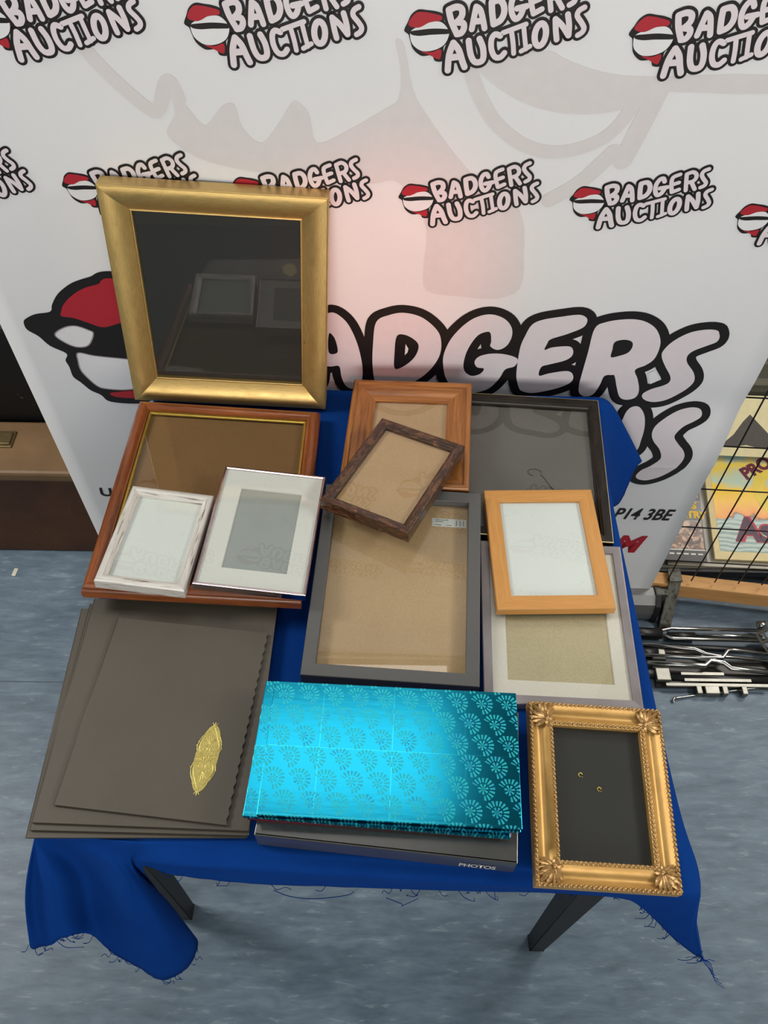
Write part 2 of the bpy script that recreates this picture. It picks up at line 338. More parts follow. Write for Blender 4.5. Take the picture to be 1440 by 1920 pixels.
def m_sheet():
    t = NT('banner_vinyl'); v = t.coord('Object', (1, 1, 1))
    f = t.noise(v, 900, 2); g = t.noise(v, 2.0, 3)
    t.base(t.mix(0.5, t.ramp(f, [(0.3, lin((222, 222, 222))), (0.7, lin((230, 230, 230)))]), t.ramp(g, [(0.3, lin((222, 222, 223))), (0.7, lin((232, 231, 230)))])))
    t.bump(f, 0.03, 0.0002)
    return t.set(0.38, 0, 0.4)
INK_BLACK = plain('black_ink', (27, 22, 20), 0.4, var=0.04)
INK_PINK = plain('pale_pink_ink', (222, 213, 215), 0.42, var=0.02)
INK_RED = plain('red_ink', (172, 34, 46), 0.42, var=0.03)
INK_WHITE = plain('white_ink', (226, 226, 226), 0.42, var=0.02)
INK_FAINT = plain('faint_tint_ink', (216, 211, 210), 0.4, var=0.02)
INK_GREY = plain('grey_lilac_ink', (150, 138, 142), 0.42, var=0.02)

def add_poly(bm, pts, layer, mat, closed_smooth=4):
    P = [(p[0], p[1], 0) for p in pts]
    if closed_smooth: P = [tuple(v) for v in catmull(P, closed_smooth, True)]
    vs = [bm.verts.new(bpt(p[0], p[1], layer)) for p in P]
    for tri in tessellate_polygon([[Vector((p[0], p[1], 0)) for p in P]]):
        try: f = bm.faces.new([vs[i] for i in tri]); f.material_index = mat
        except ValueError: pass
def add_stroke(bm, pts, r, layer, mat, smooth=5, closed=False):
    P = [(p[0], p[1], 0) for p in pts]
    if smooth: P = [tuple(v) for v in catmull(P, smooth, closed)]
    if closed: P = P + [P[0]]
    eps = 0
    for i, p in enumerate(P):                      # round joints and straight runs, each a hair above the last
        c = [bm.verts.new(bpt(p[0] + r * cos(k * pi / 8), p[1] + r * sin(k * pi / 8), layer + eps)) for k in range(16)]
        bm.faces.new(c).material_index = mat; eps += 0.003
        if i + 1 < len(P):
            q = P[i + 1]; d = Vector((q[0] - p[0], q[1] - p[1]))
            if d.length < 1e-6: continue
            n = Vector((-d.y, d.x)).normalized() * r
            vs = [bm.verts.new(bpt(a[0] + s * n.x, a[1] + s * n.y, layer + eps)) for a, s in ((p, 1), (p, -1), (q, -1), (q, 1))]
            bm.faces.new(vs).material_index = mat; eps += 0.003

ban = empty('banner_stand', 'white roll-up banner printed with bubble lettering standing behind the blue table', 'banner', Matrix.Translation((0, BY0, 0)))
BANM = Matrix.Translation((0, -BY0, 0))
def banpart(name, bm, mats):
    bmesh.ops.transform(bm, matrix=BANM, verts=bm.verts); return obj(name, bm, mats, ban)
bm = bmesh.new(); NXB, NZB = 40, 120
th = 0.0006
g = [[[bm.verts.new(bpt(BX0 + (BX1 - BX0) * i / NXB, BZ0 + (BZ1 - BZ0) * j / NZB) + Vector((0, s * th, 0))) for j in range(NZB + 1)] for i in range(NXB + 1)] for s in (0, 1)]
for s in (0, 1):
    for i in range(NXB):
        for j in range(NZB):
            q = (g[s][i][j], g[s][i + 1][j], g[s][i + 1][j + 1], g[s][i][j + 1])
            f = bm.faces.new(q if s == 0 else q[::-1]); f.smooth = True
for i in range(NXB):
    bm.faces.new((g[0][i][NZB], g[0][i + 1][NZB], g[1][i + 1][NZB], g[1][i][NZB]))
for j in range(NZB):
    for i in (0, NXB):
        bm.faces.new((g[0][i][j], g[0][i][j + 1], g[1][i][j + 1], g[1][i][j]))
sc4 = 1e-4
for P in LG['wm']['poly']:
    P = [(min(BX1, p[0] * sc4), p[1] * sc4) for p in P]
    add_poly(bm, P, 1, 1, 3)
for r, P in LG['wm']['stroke']:
    add_stroke(bm, [(p[0] * sc4, p[1] * sc4) for p in P], r * 1.35 * sc4, 1.1, 1)
banpart('banner_sheet', bm, [m_sheet(), INK_FAINT])

def small_logo(ax, az, s, rot=0.0):
    c, sn = cos(radians(rot)), sin(radians(rot))
    T = lambda p: (ax + s * sc4 * (p[0] * c - p[1] * sn), az + s * sc4 * (p[0] * sn + p[1] * c))
    def clipx(P): return [(min(BX1 - .001, max(BX0 + .001, x)), z) for x, z in P]
    bm = bmesh.new()
    em = LG['small']['emb']
    o_ = [T(p) for p in em['out']]
    add_poly(bm, clipx(o_), 2.0, 0)
    for key, mat, lay in (('white', 3, 2.6), ('band', 0, 2.8), ('cap', 2, 3.0), ('red', 2, 3.0)):
        add_poly(bm, clipx([T(p) for p in em[key]]), lay, mat)
    ob = 19 / 4.9655 * 8.1e-4 * 1e4
    letters = [k for k in LG['small'] if k != 'emb']
    for k in letters:
        r, ss = LG['small'][k]
        for st in ss: add_stroke(bm, [T(p) for p in st], (r + ob) * sc4 * s, 3.4, 0, 3)
    for k in letters:
        r, ss = LG['small'][k]
        for n_, st in enumerate(ss): add_stroke(bm, [T(p) for p in st], r * .93 * sc4 * s, 4.4 + .25 * n_, 1, 3)
    # keep the print on the sheet
    for v in bm.verts:
        v.co.x = min(BX1 - .0005, max(BX0 + .0005, v.co.x))
    bmesh.ops.dissolve_degenerate(bm, dist=1e-6, edges=bm.edges)
    return banpart('printed_logo', bm, [INK_BLACK, INK_PINK, INK_RED, INK_WHITE])
for n_ in range(-3, 3):
    if n_ == 0: small_logo(0.0653, 1.0657, 1.0)
    else: small_logo(0.0653 + 0.2425 * n_, 1.068 - (0.02 if n_ == 2 else 0), 1.0, -1.8)
for n_ in range(-2, 3):
    small_logo(0.072 + 0.27 * (n_), 1.287, 1.095, 0.0 if n_ in (0,) else -2.0)
for n_ in range(-2, 3):                              # the rows above the picture's edge
    small_logo(0.10 + 0.27 * n_, 1.53, 1.095, -2.0)

# the large wordmark and its cap emblem
bm = bmesh.new()
OUT = 0.0155
for P in LG['big']['light']:
    P = [(p[0] * sc4, p[1] * sc4) for p in P]
    add_stroke(bm, P, OUT, 2.0, 0, 4, True); add_poly(bm, P, 2.9, 0)
for k, P in enumerate(LG['big']['light']):
    add_poly(bm, [(p[0] * sc4, p[1] * sc4) for p in P], 3.6, 1, 6)
for P in LG['big']['dark']: add_poly(bm, [(p[0] * sc4, p[1] * sc4) for p in P], 4.2, 0)
for P in LG['big']['hole']: add_poly(bm, [(p[0] * sc4, p[1] * sc4) for p in P], 4.8, 2, 0)
hd = LG['head']
for key, mat, lay in (('out', 0, 2.2), ('white', 2, 3.0), ('cap', 3, 3.2), ('brim', 2, 3.2), ('red', 3, 3.4)):
    add_poly(bm, [(p[0] * sc4, p[1] * sc4) for p in hd[key]], lay, mat)
    if key in ('white', 'brim'):
        add_stroke(bm, [(p[0] * sc4, p[1] * sc4) for p in hd[key]], 0.0011, lay + .5, 4, 4, True)
banpart('large_printed_logo', bm, [INK_BLACK, INK_PINK, INK_WHITE, INK_RED, INK_GREY])
def ban_text(name, s, x, z, h, mat, bold, shear, w=None):
    bm, tw, th_ = text_bm(s, 1.0, bold, shear)
    k = h / th_; kx = (w / tw) if w else k
    for v in bm.verts: v.co = bpt(x + v.co.x * kx, z + v.co.y * k, 3)
    banpart(name, bm, mat)
ban_text('printed_postcode', 'P14 3BE', 0.492, 0.356, 0.040, INK_BLACK, 0.022, 0.25, 0.127)
ban_text('printed_letter', 'M', 0.517, 0.230, 0.067, INK_RED, 0.045, 0.25, 0.068)
ban_text('printed_word', 'UN', -0.607, 0.380, 0.029, INK_BLACK, 0.03, 0.1, 0.058)

ALU = plain('brushed_aluminium', (150, 150, 148), 0.5, 0.9, 0.05, 40)
BLACKP = plain('black_plastic', (22, 22, 23), 0.4, var=0.15)
bm = bmesh.new()
prof = [(-.045, 0), (.045, 0), (.045, .06), (.03, .072), (-.02, .074), (-.038, .058), (-.045, .03)]
r0 = [bm.verts.new((BX0 - .012, BY0 - BM * .6 + p[0], p[1] + .003)) for p in prof]
r1 = [bm.verts.new((BX1 + .010, BY0 + BM * .65 + p[0], p[1] + .003)) for p in prof]
for k in range(len(prof)):
    bm.faces.new((r0[k], r0[(k + 1) % len(prof)], r1[(k + 1) % len(prof)], r1[k]))
bm.faces.new(r0[::-1]); bm.faces.new(r1)
banpart('banner_base', bm, ALU)
for s_, xx in ((-1, BX0 - .018), (1, BX1 + .016)):
    bm = bmesh.new()
    prof2 = [(-.050, 0), (.050, 0), (.050, .062), (.034, .078), (-.022, .080), (-.043, .062), (-.050, .03)]
    yy = BY0 + BM * xx
    a_ = [bm.verts.new((xx - .006, yy + p[0], p[1] + .001)) for p in prof2]; b_ = [bm.verts.new((xx + .006, yy + p[0], p[1] + .001)) for p in prof2]
    for k in range(len(prof2)): bm.faces.new((a_[k], a_[(k + 1) % 7], b_[(k + 1) % 7], b_[k]))
    bm.faces.new(a_[::-1]); bm.faces.new(b_)
    banpart('end_cap', bm, BLACKP)
banpart('top_rail', box_bm((0, BY0, BZ1 + .008), (BX1 - BX0 + .01, .02, .022), .004), ALU)
bm = bmesh.new(); tube(bm, [(0, BY0 + .025, 0.06), (0, BY0 + .025, BZ1)], .012, 10)
banpart('support_pole', bm, ALU)

# ------------------------------------------------------------------ table and cloth
DARKWOOD = wood('dark_stained_wood', (20, 17, 15), (38, 32, 28), rough=0.5, along=30, across=300, coat=0)
tab = empty('side_table', 'small dark wooden table with tapered legs under the blue cloth', 'table', Matrix.Translation((-0.02, 0.65, 0)))
def tabpart(name, bm, m):
    bmesh.ops.translate(bm, verts=bm.verts, vec=(0.02, -0.65, 0))
    uvl = bm.loops.layers.uv.verify()
    for f in bm.faces:
        for lp in f.loops: lp[uvl].uv = (lp.vert.co.z * .5 + lp.vert.co.x * .3, lp.vert.co.x + lp.vert.co.y)
    return obj(name, bm, m, tab)
def quad_prism(C, z0, z1):
    bm = bmesh.new(); a = [bm.verts.new((x, y, z0)) for x, y in C]; b = [bm.verts.new((x, y, z1)) for x, y in C]
    bm.faces.new(a[::-1]); bm.faces.new(b)
    for k in range(4): bm.faces.new((a[k], a[(k + 1) % 4], b[(k + 1) % 4], b[k]))
    return bm
tabpart('tabletop', quad_prism([(-.405, .291), (.355, .258), (.343, 1.025), (-.392, 1.040)], .728, .750), DARKWOOD)
LEGS = [(-.380, .343), (.309, .297), (.300, .975), (-.372, .99)]
for k in range(4):
    (xa, ya), (xb, yb) = LEGS[k], LEGS[(k + 1) % 4]
    d = Vector((xb - xa, yb - ya, 0)); a = math.atan2(d.y, d.x)
    bm = bmesh.new(); bx(bm, ((xa + xb) / 2, (ya + yb) / 2, .685), (d.length - .05, .020, .086), Matrix.Rotation(a, 3, 'Z'), 0, .002)
    tabpart('apron', bm, DARKWOOD)
for (x, y) in LEGS:
    bm = bmesh.new()
    r = [(0.0145, 0), (.0150, .004), (.0215, .60), (.0225, .728)]
    rings = [[bm.verts.new((x + sx * q, y + sy * q, z)) for sx, sy in ((-1, -1), (1, -1), (1, 1), (-1, 1))] for q, z in r]
    bm.faces.new(rings[0][::-1]); bm.faces.new(rings[-1])
    for i in range(3):
        for k in range(4): bm.faces.new((rings[i][k], rings[i][(k + 1) % 4], rings[i + 1][(k + 1) % 4], rings[i + 1][k]))
    bmesh.ops.bevel(bm, geom=[e for e in bm.edges if abs(e.verts[0].co.z - e.verts[1].co.z) > .01], offset=.003, segments=2, affect='EDGES')
    tabpart('leg', bm, DARKWOOD)

def m_cloth():
    t = NT('blue_felt'); v = t.coord()
    f = t.noise(v, 1400, 2, 0.7); g = t.noise(v, 9, 4)
    col = t.mix(0.5, t.ramp(f, [(0.3, lin((0, 42, 108))), (0.7, lin((2, 62, 140)))]), t.ramp(g, [(0.3, lin((0, 46, 118))), (0.7, lin((2, 58, 132)))]))
    t.base(col); t.bump(f, 0.15, 0.0004); return t.set(0.9, 0, 0.12, 0, 0.0)
CLOTH = m_cloth()
CC = [[[-0.406,0.8,0.755],[-0.414,0.8,0.735],[-0.416,0.8,0.68],[-0.418,0.8,0.61]],[[-0.411,0.58,0.755],[-0.419,0.58,0.735],[-0.422,0.58,0.68],[-0.428,0.58,0.61]],[[-0.414,0.43,0.755],[-0.424,0.43,0.735],[-0.43,0.425,0.68],[-0.44,0.42,0.61]],[[-0.416,0.345,0.755],[-0.4286,0.2687,0.722],[-0.4429,0.24,0.67],[-0.4525,0.2064,0.6]],[[-0.418,0.3,0.755],[-0.424,0.2561,0.71],[-0.4377,0.2212,0.64],[-0.4376,0.1885,0.58]],[[-0.418,0.279,0.755],[-0.3986,0.2467,0.712],[-0.4015,0.2162,0.652],[-0.4001,0.1948,0.61]],[[-0.4,0.28,0.755],[-0.3796,0.2607,0.675],[-0.3824,0.2321,0.605],[-0.3808,0.2041,0.575]],[[-0.38,0.278,0.755],[-0.3455,0.2526,0.69],[-0.3493,0.221,0.615],[-0.3566,0.1875,0.545]],[[-0.357,0.276,0.755],[-0.3194,0.2471,0.71],[-0.315,0.2101,0.625],[-0.3222,0.1724,0.52]],[[-0.337,0.275,0.755],[-0.3093,0.2496,0.705],[-0.2958,0.2068,0.61],[-0.2962,0.1626,0.49]],[[-0.318,0.274,0.755],[-0.3052,0.2534,0.7],[-0.2797,0.2139,0.6],[-0.2666,0.1787,0.48]],[[-0.303,0.273,0.755],[-0.3033,0.2571,0.7],[-0.2791,0.2398,0.6],[-0.253,0.2095,0.49]],[[-0.292,0.2725,0.755],[-0.3049,0.2622,0.7],[-0.2961,0.2529,0.58],[-0.2789,0.2336,0.48]],[[-0.282,0.272,0.755],[-0.2952,0.2624,0.725],[-0.2955,0.2599,0.71],[-0.296,0.2596,0.69]],[[-0.24,0.27,0.755],[-0.24,0.252,0.742],[-0.2485,0.2581,0.72],[-0.2522,0.2516,0.695]],[[-0.15,0.2627,0.755],[-0.1485,0.2487,0.742],[-0.1536,0.2467,0.717],[-0.159,0.2447,0.69]],[[-0.05,0.2586,0.755],[-0.0495,0.2446,0.742],[-0.051,0.2435,0.717],[-0.0525,0.2425,0.69]],[[0.05,0.2545,0.755],[0.0495,0.2405,0.742],[0.0462,0.2406,0.717],[0.0404,0.2408,0.69]],[[0.15,0.2504,0.755],[0.1485,0.2364,0.742],[0.1433,0.238,0.717],[0.1332,0.2396,0.69]],[[0.24,0.2467,0.755],[0.2376,0.2327,0.742],[0.2317,0.2358,0.717],[0.2193,0.239,0.69]],[[0.33,0.2455,0.755],[0.335,0.228,0.742],[0.295,0.2318,0.715],[0.3124,0.2334,0.685]],[[0.355,0.243,0.755],[0.362,0.225,0.742],[0.3328,0.2254,0.69],[0.3507,0.2208,0.645]],[[0.366,0.243,0.755],[0.378,0.228,0.74],[0.37,0.2158,0.68],[0.3828,0.2018,0.615]],[[0.3685,0.25,0.755],[0.385,0.232,0.735],[0.3914,0.2089,0.67],[0.4177,0.187,0.59]],[[0.3685,0.27,0.755],[0.388,0.262,0.735],[0.3975,0.2177,0.665],[0.4205,0.1985,0.6]],[[0.367,0.33,0.755],[0.38,0.325,0.735],[0.39,0.32,0.69],[0.398,0.315,0.66]],[[0.3655,0.45,0.755],[0.375,0.45,0.735],[0.381,0.45,0.69],[0.386,0.45,0.65]],[[0.362,0.62,0.755],[0.372,0.62,0.735],[0.379,0.62,0.69],[0.385,0.62,0.65]],[[0.359,0.78,0.755],[0.369,0.78,0.735],[0.376,0.79,0.69],[0.384,0.8,0.64]],[[0.357,0.89,0.755],[0.369,0.895,0.735],[0.383,0.9,0.68],[0.405,0.905,0.59]],[[0.356,0.95,0.755],[0.374,0.955,0.735],[0.405,0.957,0.66],[0.446,0.958,0.555]],[[0.3555,1.0,0.755],[0.385,1.002,0.735],[0.425,1.003,0.67],[0.472,1.004,0.598]],[[0.354,1.034,0.755],[0.392,1.032,0.747],[0.442,1.032,0.672],[0.486,1.03,0.596]],[[0.335,1.037,0.755],[0.365,1.044,0.735],[0.4,1.046,0.68],[0.43,1.047,0.62]],[[0.28,1.0385,0.755],[0.285,1.0445,0.738],[0.3,1.046,0.69],[0.32,1.047,0.64]],[[0.15,1.038,0.755],[0.15,1.0435,0.738],[0.15,1.0445,0.7],[0.15,1.045,0.66]],[[0.0,1.0421,0.755],[0.0,1.0476,0.738],[0.0,1.0486,0.7],[0.0,1.0491,0.66]],[[-0.15,1.0461,0.755],[-0.15,1.0516,0.738],[-0.15,1.0526,0.7],[-0.15,1.0531,0.66]],[[-0.3,1.0502,0.755],[-0.3,1.0557,0.738],[-0.3,1.0567,0.7],[-0.3,1.0572,0.66]],[[-0.385,1.054,0.755],[-0.39,1.058,0.738],[-0.395,1.06,0.7],[-0.4,1.062,0.66]],[[-0.4,1.045,0.755],[-0.407,1.048,0.738],[-0.412,1.05,0.69],[-0.418,1.05,0.62]]]
def cat1(a, b, c, d, t): return 0.5 * ((2 * b) + (c - a) * t + (2 * a - 5 * b + 4 * c - d) * t * t + (3 * b - a - 3 * c + d) * t ** 3)
cols = [[Vector(p) for p in c] for c in CC]
cent = Vector((-.02, .65, .7555))
full = []
for c in cols:                                        # an inner point on the top, so the edge rounds over
    d = (c[0] - cent); d.z = 0; d.normalize()
    e = c[0].copy(); full.append([c[0] - d * .03, c[0] - d * .007, Vector((e.x, e.y, e.z - .004)), c[1], c[2], c[3]])
    full[-1][0].z = .7555; full[-1][1].z = .7552
N = len(full); US = 8; VS = 5
bm = bmesh.new(); grid = []
for i in range(N):
    for u in range(US):
        tu = u / US; colm = []
        rows = [cat1(full[(i - 1) % N][k], full[i][k], full[(i + 1) % N][k], full[(i + 2) % N][k], tu) for k in range(6)]
        for k in range(5):
            for v_ in range(VS):
                g4 = [rows[max(k - 1, 0)], rows[k], rows[k + 1], rows[min(k + 2, 5)]]
                colm.append(cat1(*g4, v_ / VS))
        colm.append(rows[5])
        grid.append(colm)
rnd = random.Random(3)
gv = []
for i, c in enumerate(grid):
    c[-1] = c[-1] + (c[-1] - c[-2]).normalized() * rnd.uniform(-.0012, .0012)
    gv.append([bm.verts.new(p) for p in c])
NG = len(gv); NR = len(gv[0])
for i in range(NG):
    for k in range(NR - 1):
        f = bm.faces.new((gv[i][k], gv[i][k + 1], gv[(i + 1) % NG][k + 1], gv[(i + 1) % NG][k])); f.smooth = True
top = bm.faces.new([gv[i][0] for i in range(NG)]); top.smooth = True
bmesh.ops.recalc_face_normals(bm, faces=bm.faces)
for v in bm.verts: v.co -= Vector((-.02, .65, .754))
cloth = obj('tablecloth', bm, CLOTH); cloth.location = (-.02, .65, .754)
tag(cloth, 'royal blue felt cloth with frayed edges draped over the small table', 'tablecloth')
md = cloth.modifiers.new('thickness', 'SOLIDIFY'); md.thickness = 0.0016; md.offset = -1
# loose threads along the raw hem, one stuff part of the cloth
bm = bmesh.new()
for i in range(0, NG):
    p = Vector(grid[i][-1])
    if not (p.y < .36 and p.x > -.47) or rnd.random() < .62: continue
    L = rnd.choice((.006, .01, .014, .02)); a = rnd.uniform(-1.2, 1.2)
    q = [p + Vector((0, 0, .003)), p + Vector((a * L * .4, -L * .3, -L * .45)), p + Vector((a * L, -L * .2 + rnd.uniform(-.004, .004), -L)), p + Vector((a * L * 1.2 + rnd.uniform(-.008, .008), -L * .2, -L * (1.3 - .6 * rnd.random())))]
    tube(bm, catmull(q, 4), .00045, 4)
for x0, x1, y_, z_ in ((-.13, -.03, .238, .688), (.01, .05, .232, .684)):
    tube(bm, catmull([(x0, y_, z_), (x0 + .02, y_ - .004, z_ - .014), ((x0 + x1) / 2, y_ - .005, z_ - .02), (x1 - .01, y_ - .003, z_ - .008), (x1, y_, z_)], 5), .0005, 4)
tip = max((Vector(c[-1]) for c in grid if c[-1].y < .3), key=lambda p: p.x - p.z)
for k in range(5):
    tube(bm, catmull([tip, tip + Vector((.006 + .002 * k, -.004, -.01)), tip + Vector((.014 + .003 * k, -.008 - .003 * k, -.02 - .005 * k)), tip + Vector((.02 + .004 * k, -.012 - .004 * k, -.024 - .004 * k))], 4), .0005, 4)
for v in bm.verts: v.co -= Vector((-.02, .65, .754))
th_o = obj('loose_threads', bm, CLOTH, cloth); th_o['kind'] = 'stuff'

# ------------------------------------------------------------------ the large gilt frame, standing
def gold_mat(name, a, b, rough=0.33, dark=(60, 42, 20)):
    t = NT(name); v = t.coord('UV', (60, 700, 1)); f = t.noise(v, 1.0, 4, 0.6, 0.2); v2 = t.coord('UV', (40, 60, 1)); g = t.noise(v2, 1.0, 5, 0.7)
    col = t.ramp(f, [(0.3, lin(a)), (0.7, lin(b))])
    col = t.mix(t.math('MULTIPLY', t.math('GREATER_THAN', g, 0.66), 0.30), col, lin(dark))
    t.base(col); t.bump(f, 0.12, 0.0004)
    return t.set(t.math('ADD', t.math('MULTIPLY', g, 0.25), rough - .12), 0.85, 0.5)
GILT = gold_mat('gilt_leaf', (188, 156, 94), (210, 180, 116), 0.42)
BLK = plain('dark_backing', (33, 33, 29), 0.7, var=0.04, scale=40)
BL = Vector((-.425, .988, .778)); BR = Vector((-.103, .988, .762)); TL = Vector((-.407, 1.046, 1.143))
u = (BR - BL).normalized(); v = (TL - BL); v = (v - u * v.dot(u)).normalized()
nrm = u.cross(v)
gw, gh, gt = .3230, .3700, .029
ctr = BL + u * (gw / 2) + v * (gh / 2) - nrm * gt
MG = Matrix((u, v, nrm)).transposed().to_4x4(); MG.translation = ctr
scoop = [(.002 + .036 * k / 10, .030 - .0125 * (k / 10) ** 1.6 + .0022 * sin(k / 10 * pi)) for k in range(11)]
gf = frame('picture_frame', 'large gilt picture frame with empty dark glazed interior leaning upright on the banner', MG, gw, gh,
      [[(0.0, 0.0), (0.0, .028)], [(0, .028), (.0005, .0292), (.002, .030)], scoop, [(.038, .0175), (.0395, .0185), (.041, .0175)], [(.041, .0175), (.041, .006)]],
      GILT, (.241, .288), .009, BLK, .012)
# ------------------------------------------------------------------ frames lying on the table
HB = board('hardboard', (166, 138, 100), (190, 162, 122))
HB2 = board('dark_hardboard', (112, 82, 48), (130, 98, 60))
PAPER = board('white_paper', (214, 220, 216), (220, 226, 222), 500, 0.6)

RED = wood('red_brown_wood', (82, 40, 17), (158, 88, 42), (124, 64, 28), rough=0.30, along=10, across=110, coat=0.3)
MR = place(-0.2618, 0.7790, 0.804, -0.5, -3.5, -3.2, 0.025)
fr = frame('picture_frame', 'red-brown wooden frame with gilt inner slip and bare brown board, lying below the gilt frame', MR, .3031, .3823,
      [[(0, 0), (0, .012)], [(0, .012), (.001, .015), (.003, .016)], [(.003, .016), (.003, .019)], [(.003, .019), (.006, .0225), (.011, .0245), (.016, .0235), (.0195, .0195)], [(.0195, .0195), (.0215, .0195)], [(.0215, .0195), (.0215, .009)]],
      RED, (.2601, .3393), .0095, HB2, .0125)
BRASS = gold_mat('gilt_slip', (196, 160, 60), (232, 206, 110), 0.30)
o = obj('gilt_slip', moulding_bm(.3031 - .043, .3823 - .043, [[(0, .0165), (.001, .0175), (.0045, .0150)], [(.0045, .0150), (.0045, .0128)]]), BRASS, fr); o['label'] = 'narrow gilt inner slip'

def m_silver():
    t = NT('distressed_silver'); v = t.coord('UV', (16, 240, 1)); f = t.noise(v, 1.0, 6, 0.7, 0.8)
    col = t.ramp(f, [(0.34, lin((112, 92, 78))), (0.43, lin((206, 202, 194))), (0.62, lin((226, 224, 218)))])
    t.base(col); t.bump(f, 0.12, 0.0004); return t.set(0.38, 0.30, 0.5)
frame('picture_frame', 'small distressed silver frame with blank white paper, on the lower left of the red-brown frame',
      place(-0.3215, 0.6735, 0.831, -4.67, -5.5, -3.5, .018), .1231, .1776,
      [[(0, 0), (0, .0145)], [(0, .0145), (.0012, .0172), (.004, .018), (.0085, .017)], [(.0085, .017), (.0145, .0125)], [(.0145, .0125), (.0145, .008)]],
      m_silver(), (.0941, .1486), .0085, PAPER, .0098, 'paper_insert')
CHROME = NT('rose_chrome'); CHROME.base(CHROME.ramp(CHROME.noise(CHROME.coord('UV', (30, 30, 1)), 1, 3), [(0.3, lin((176, 154, 158))), (0.7, lin((204, 186, 188)))])); CHROME = CHROME.set(0.10, 1.0)
WHITEMAT = board('white_mat', (212, 214, 208), (220, 222, 216), 700, 0.6)
GREYP = board('grey_paper', (142, 150, 148), (160, 168, 165), 1500, 0.65)
frame('picture_frame', 'slim pinkish chrome frame with white mat around grey paper, beside the small silver frame',
      place(-0.1745, 0.6975, 0.822, -3.86, -4.0, -3.5, .013), .1550, .2221,
      [[(0, 0), (0, .0105)], [(0, .0105), (.0008, .0125), (.0022, .0130), (.0036, .0124)], [(.0036, .0124), (.0042, .0112)], [(.0042, .0112), (.0042, .007)]],
      CHROME, (.1466, .2137), .0078, GREYP, .0096, 'paper_insert', (.0900, .1475, WHITEMAT, .001, -.002))

PINE = wood('orange_pine', (94, 52, 20), (186, 126, 66), (152, 94, 42), rough=0.36, along=5, across=120, coat=0.2)
frame('picture_frame', 'broad orange pine frame with bare hardboard, lying at the back of the table',
      place(0.0372, 0.9070, 0.801, -4.1, 0, 2.5, .025), .2010, .2300,
      [[(0, 0), (0, .020)], [(0, .020), (.001, .0235), (.004, .025), (.0085, .0245)], [(.0085, .0245), (.0105, .0228)], [(.0105, .0228), (.018, .0222), (.026, .0200), (.032, .0165)], [(.032, .0165), (.0345, .0170), (.037, .0160)], [(.037, .0160), (.0405, .0135)], [(.0405, .0135), (.0405, .009)]],
      PINE, (.120, .1490), .0095, HB, .0112)

BURL = NT('dark_burl'); _v = BURL.coord('UV', (45, 130, 1)); _f = BURL.noise(_v, 1.0, 6, 0.7, 1.2)
BURL.base(BURL.ramp(_f, [(0.32, lin((14, 8, 5))), (0.50, lin((58, 34, 19))), (0.70, lin((124, 84, 50)))])); BURL.bump(_f, .1, .0004); BURL = BURL.set(0.33, 0, 0.5, 0.3)
frame('picture_frame', 'dark mottled brown frame with bare hardboard, lying askew across the pine frame',
      place(0.0148, 0.7935, 0.834, -26.51, -4.0, 3, .020), .1439, .1983,
      [[(0, 0), (0, .0185)], [(0, .0185), (.0006, .0197), (.002, .020)], [(.002, .020), (.008, .0195), (.0122, .0180)], [(.0122, .0180), (.0135, .0165), (.0155, .0160)], [(.0155, .0160), (.0155, .008)]],
      BURL, (.1129, .1673), .0105, HB, .0125)

GREYF = plain('charcoal_lacquer', (84, 84, 82), 0.42, var=0.05, scale=400, bump=.05)
gfr = frame('picture_frame', 'large charcoal grey box frame with bare hardboard and white sticker, amid the table',
      place(0.0197, 0.6310, 0.795, -3.3, 2.5, 0, .030), .2370, .3128,
      [[(0, 0), (0, .0290)], [(0, .029), (.0004, .0298), (.0012, .030)], [(.0012, .030), (.0170, .030)], [(.017, .030), (.0178, .0298), (.018, .029)], [(.018, .029), (.018, .010)]],
      GREYF, (.2010, .2768), .0150, HB, .0172)
bm = bmesh.new(); bx(bm, (0, 0, 0), (.0516, .0145, .0003))
STK = plain('sticker_paper', (206, 210, 206), 0.5, var=.02)
st = obj('price_sticker', bm, STK, gfr); st.location = (.0725, .1085, .0152)
st['label'] = 'white paper sticker with tiny grey print'
bm = bmesh.new()
for i_, (x_, w_, y_) in enumerate(((-.021, .020, .0045), (-.021, .012, .0015), (-.021, .009, -.0045), (-.004, .008, -.0045))):
    bx(bm, (x_ + w_ / 2, y_, .0003), (w_, .0010, .0002))
for x_ in (.011, .0165, .0215):
    bx(bm, (x_, 0, .0003), (.0012, .0095, .0002))
obj('sticker_print', bm, plain('grey_print', (110, 116, 112), .6), st)

BLACKF = NT('black_brown_lacquer'); _f = BLACKF.noise(BLACKF.coord('UV', (25, 120, 1)), 1, 6, .7, .6)
BLACKF.base(BLACKF.ramp(_f, [(0.35, lin((14, 11, 8))), (0.62, lin((42, 33, 24)))])); BLACKF = BLACKF.set(0.4, 0, .35, .0)
GREYB = board('grey_backing_card', (92, 90, 84), (104, 102, 95), 500, 0.7)
PALEGOLD = plain('pale_gold', (196, 178, 130), .4, .5)
bw = .265; bc = Vector((.2556, .8660, .772)) + R3(-3.53, 0, 0) @ Vector((.1988 / 2 - bw / 2, 0, 0))
bf = frame('picture_frame', 'black-brown frame with thin gold edge and grey card under glass, at the back right corner',
      place(bc.x, bc.y, .7742, -3.53, 0, 0, .018), bw, .2968,
      [[(0, 0), (0, .0170)], [(.0018, .0180), (.0130, .0172)], [(.0130, .0172), (.0150, .0150), (.0165, .0148)], [(.0165, .0148), (.0175, .0125), (.0195, .0120)], [(.0195, .0120), (.0195, .005)]],
      BLACKF, (bw - .039, .2578), .0065, GREYB, .0085)
o = obj('gold_fillet', moulding_bm(bw, .2968, [[(0, .0170), (.0005, .0181), (.0012, .0180)]]), PALEGOLD, bf); o['label'] = 'thin gold outer edge line'
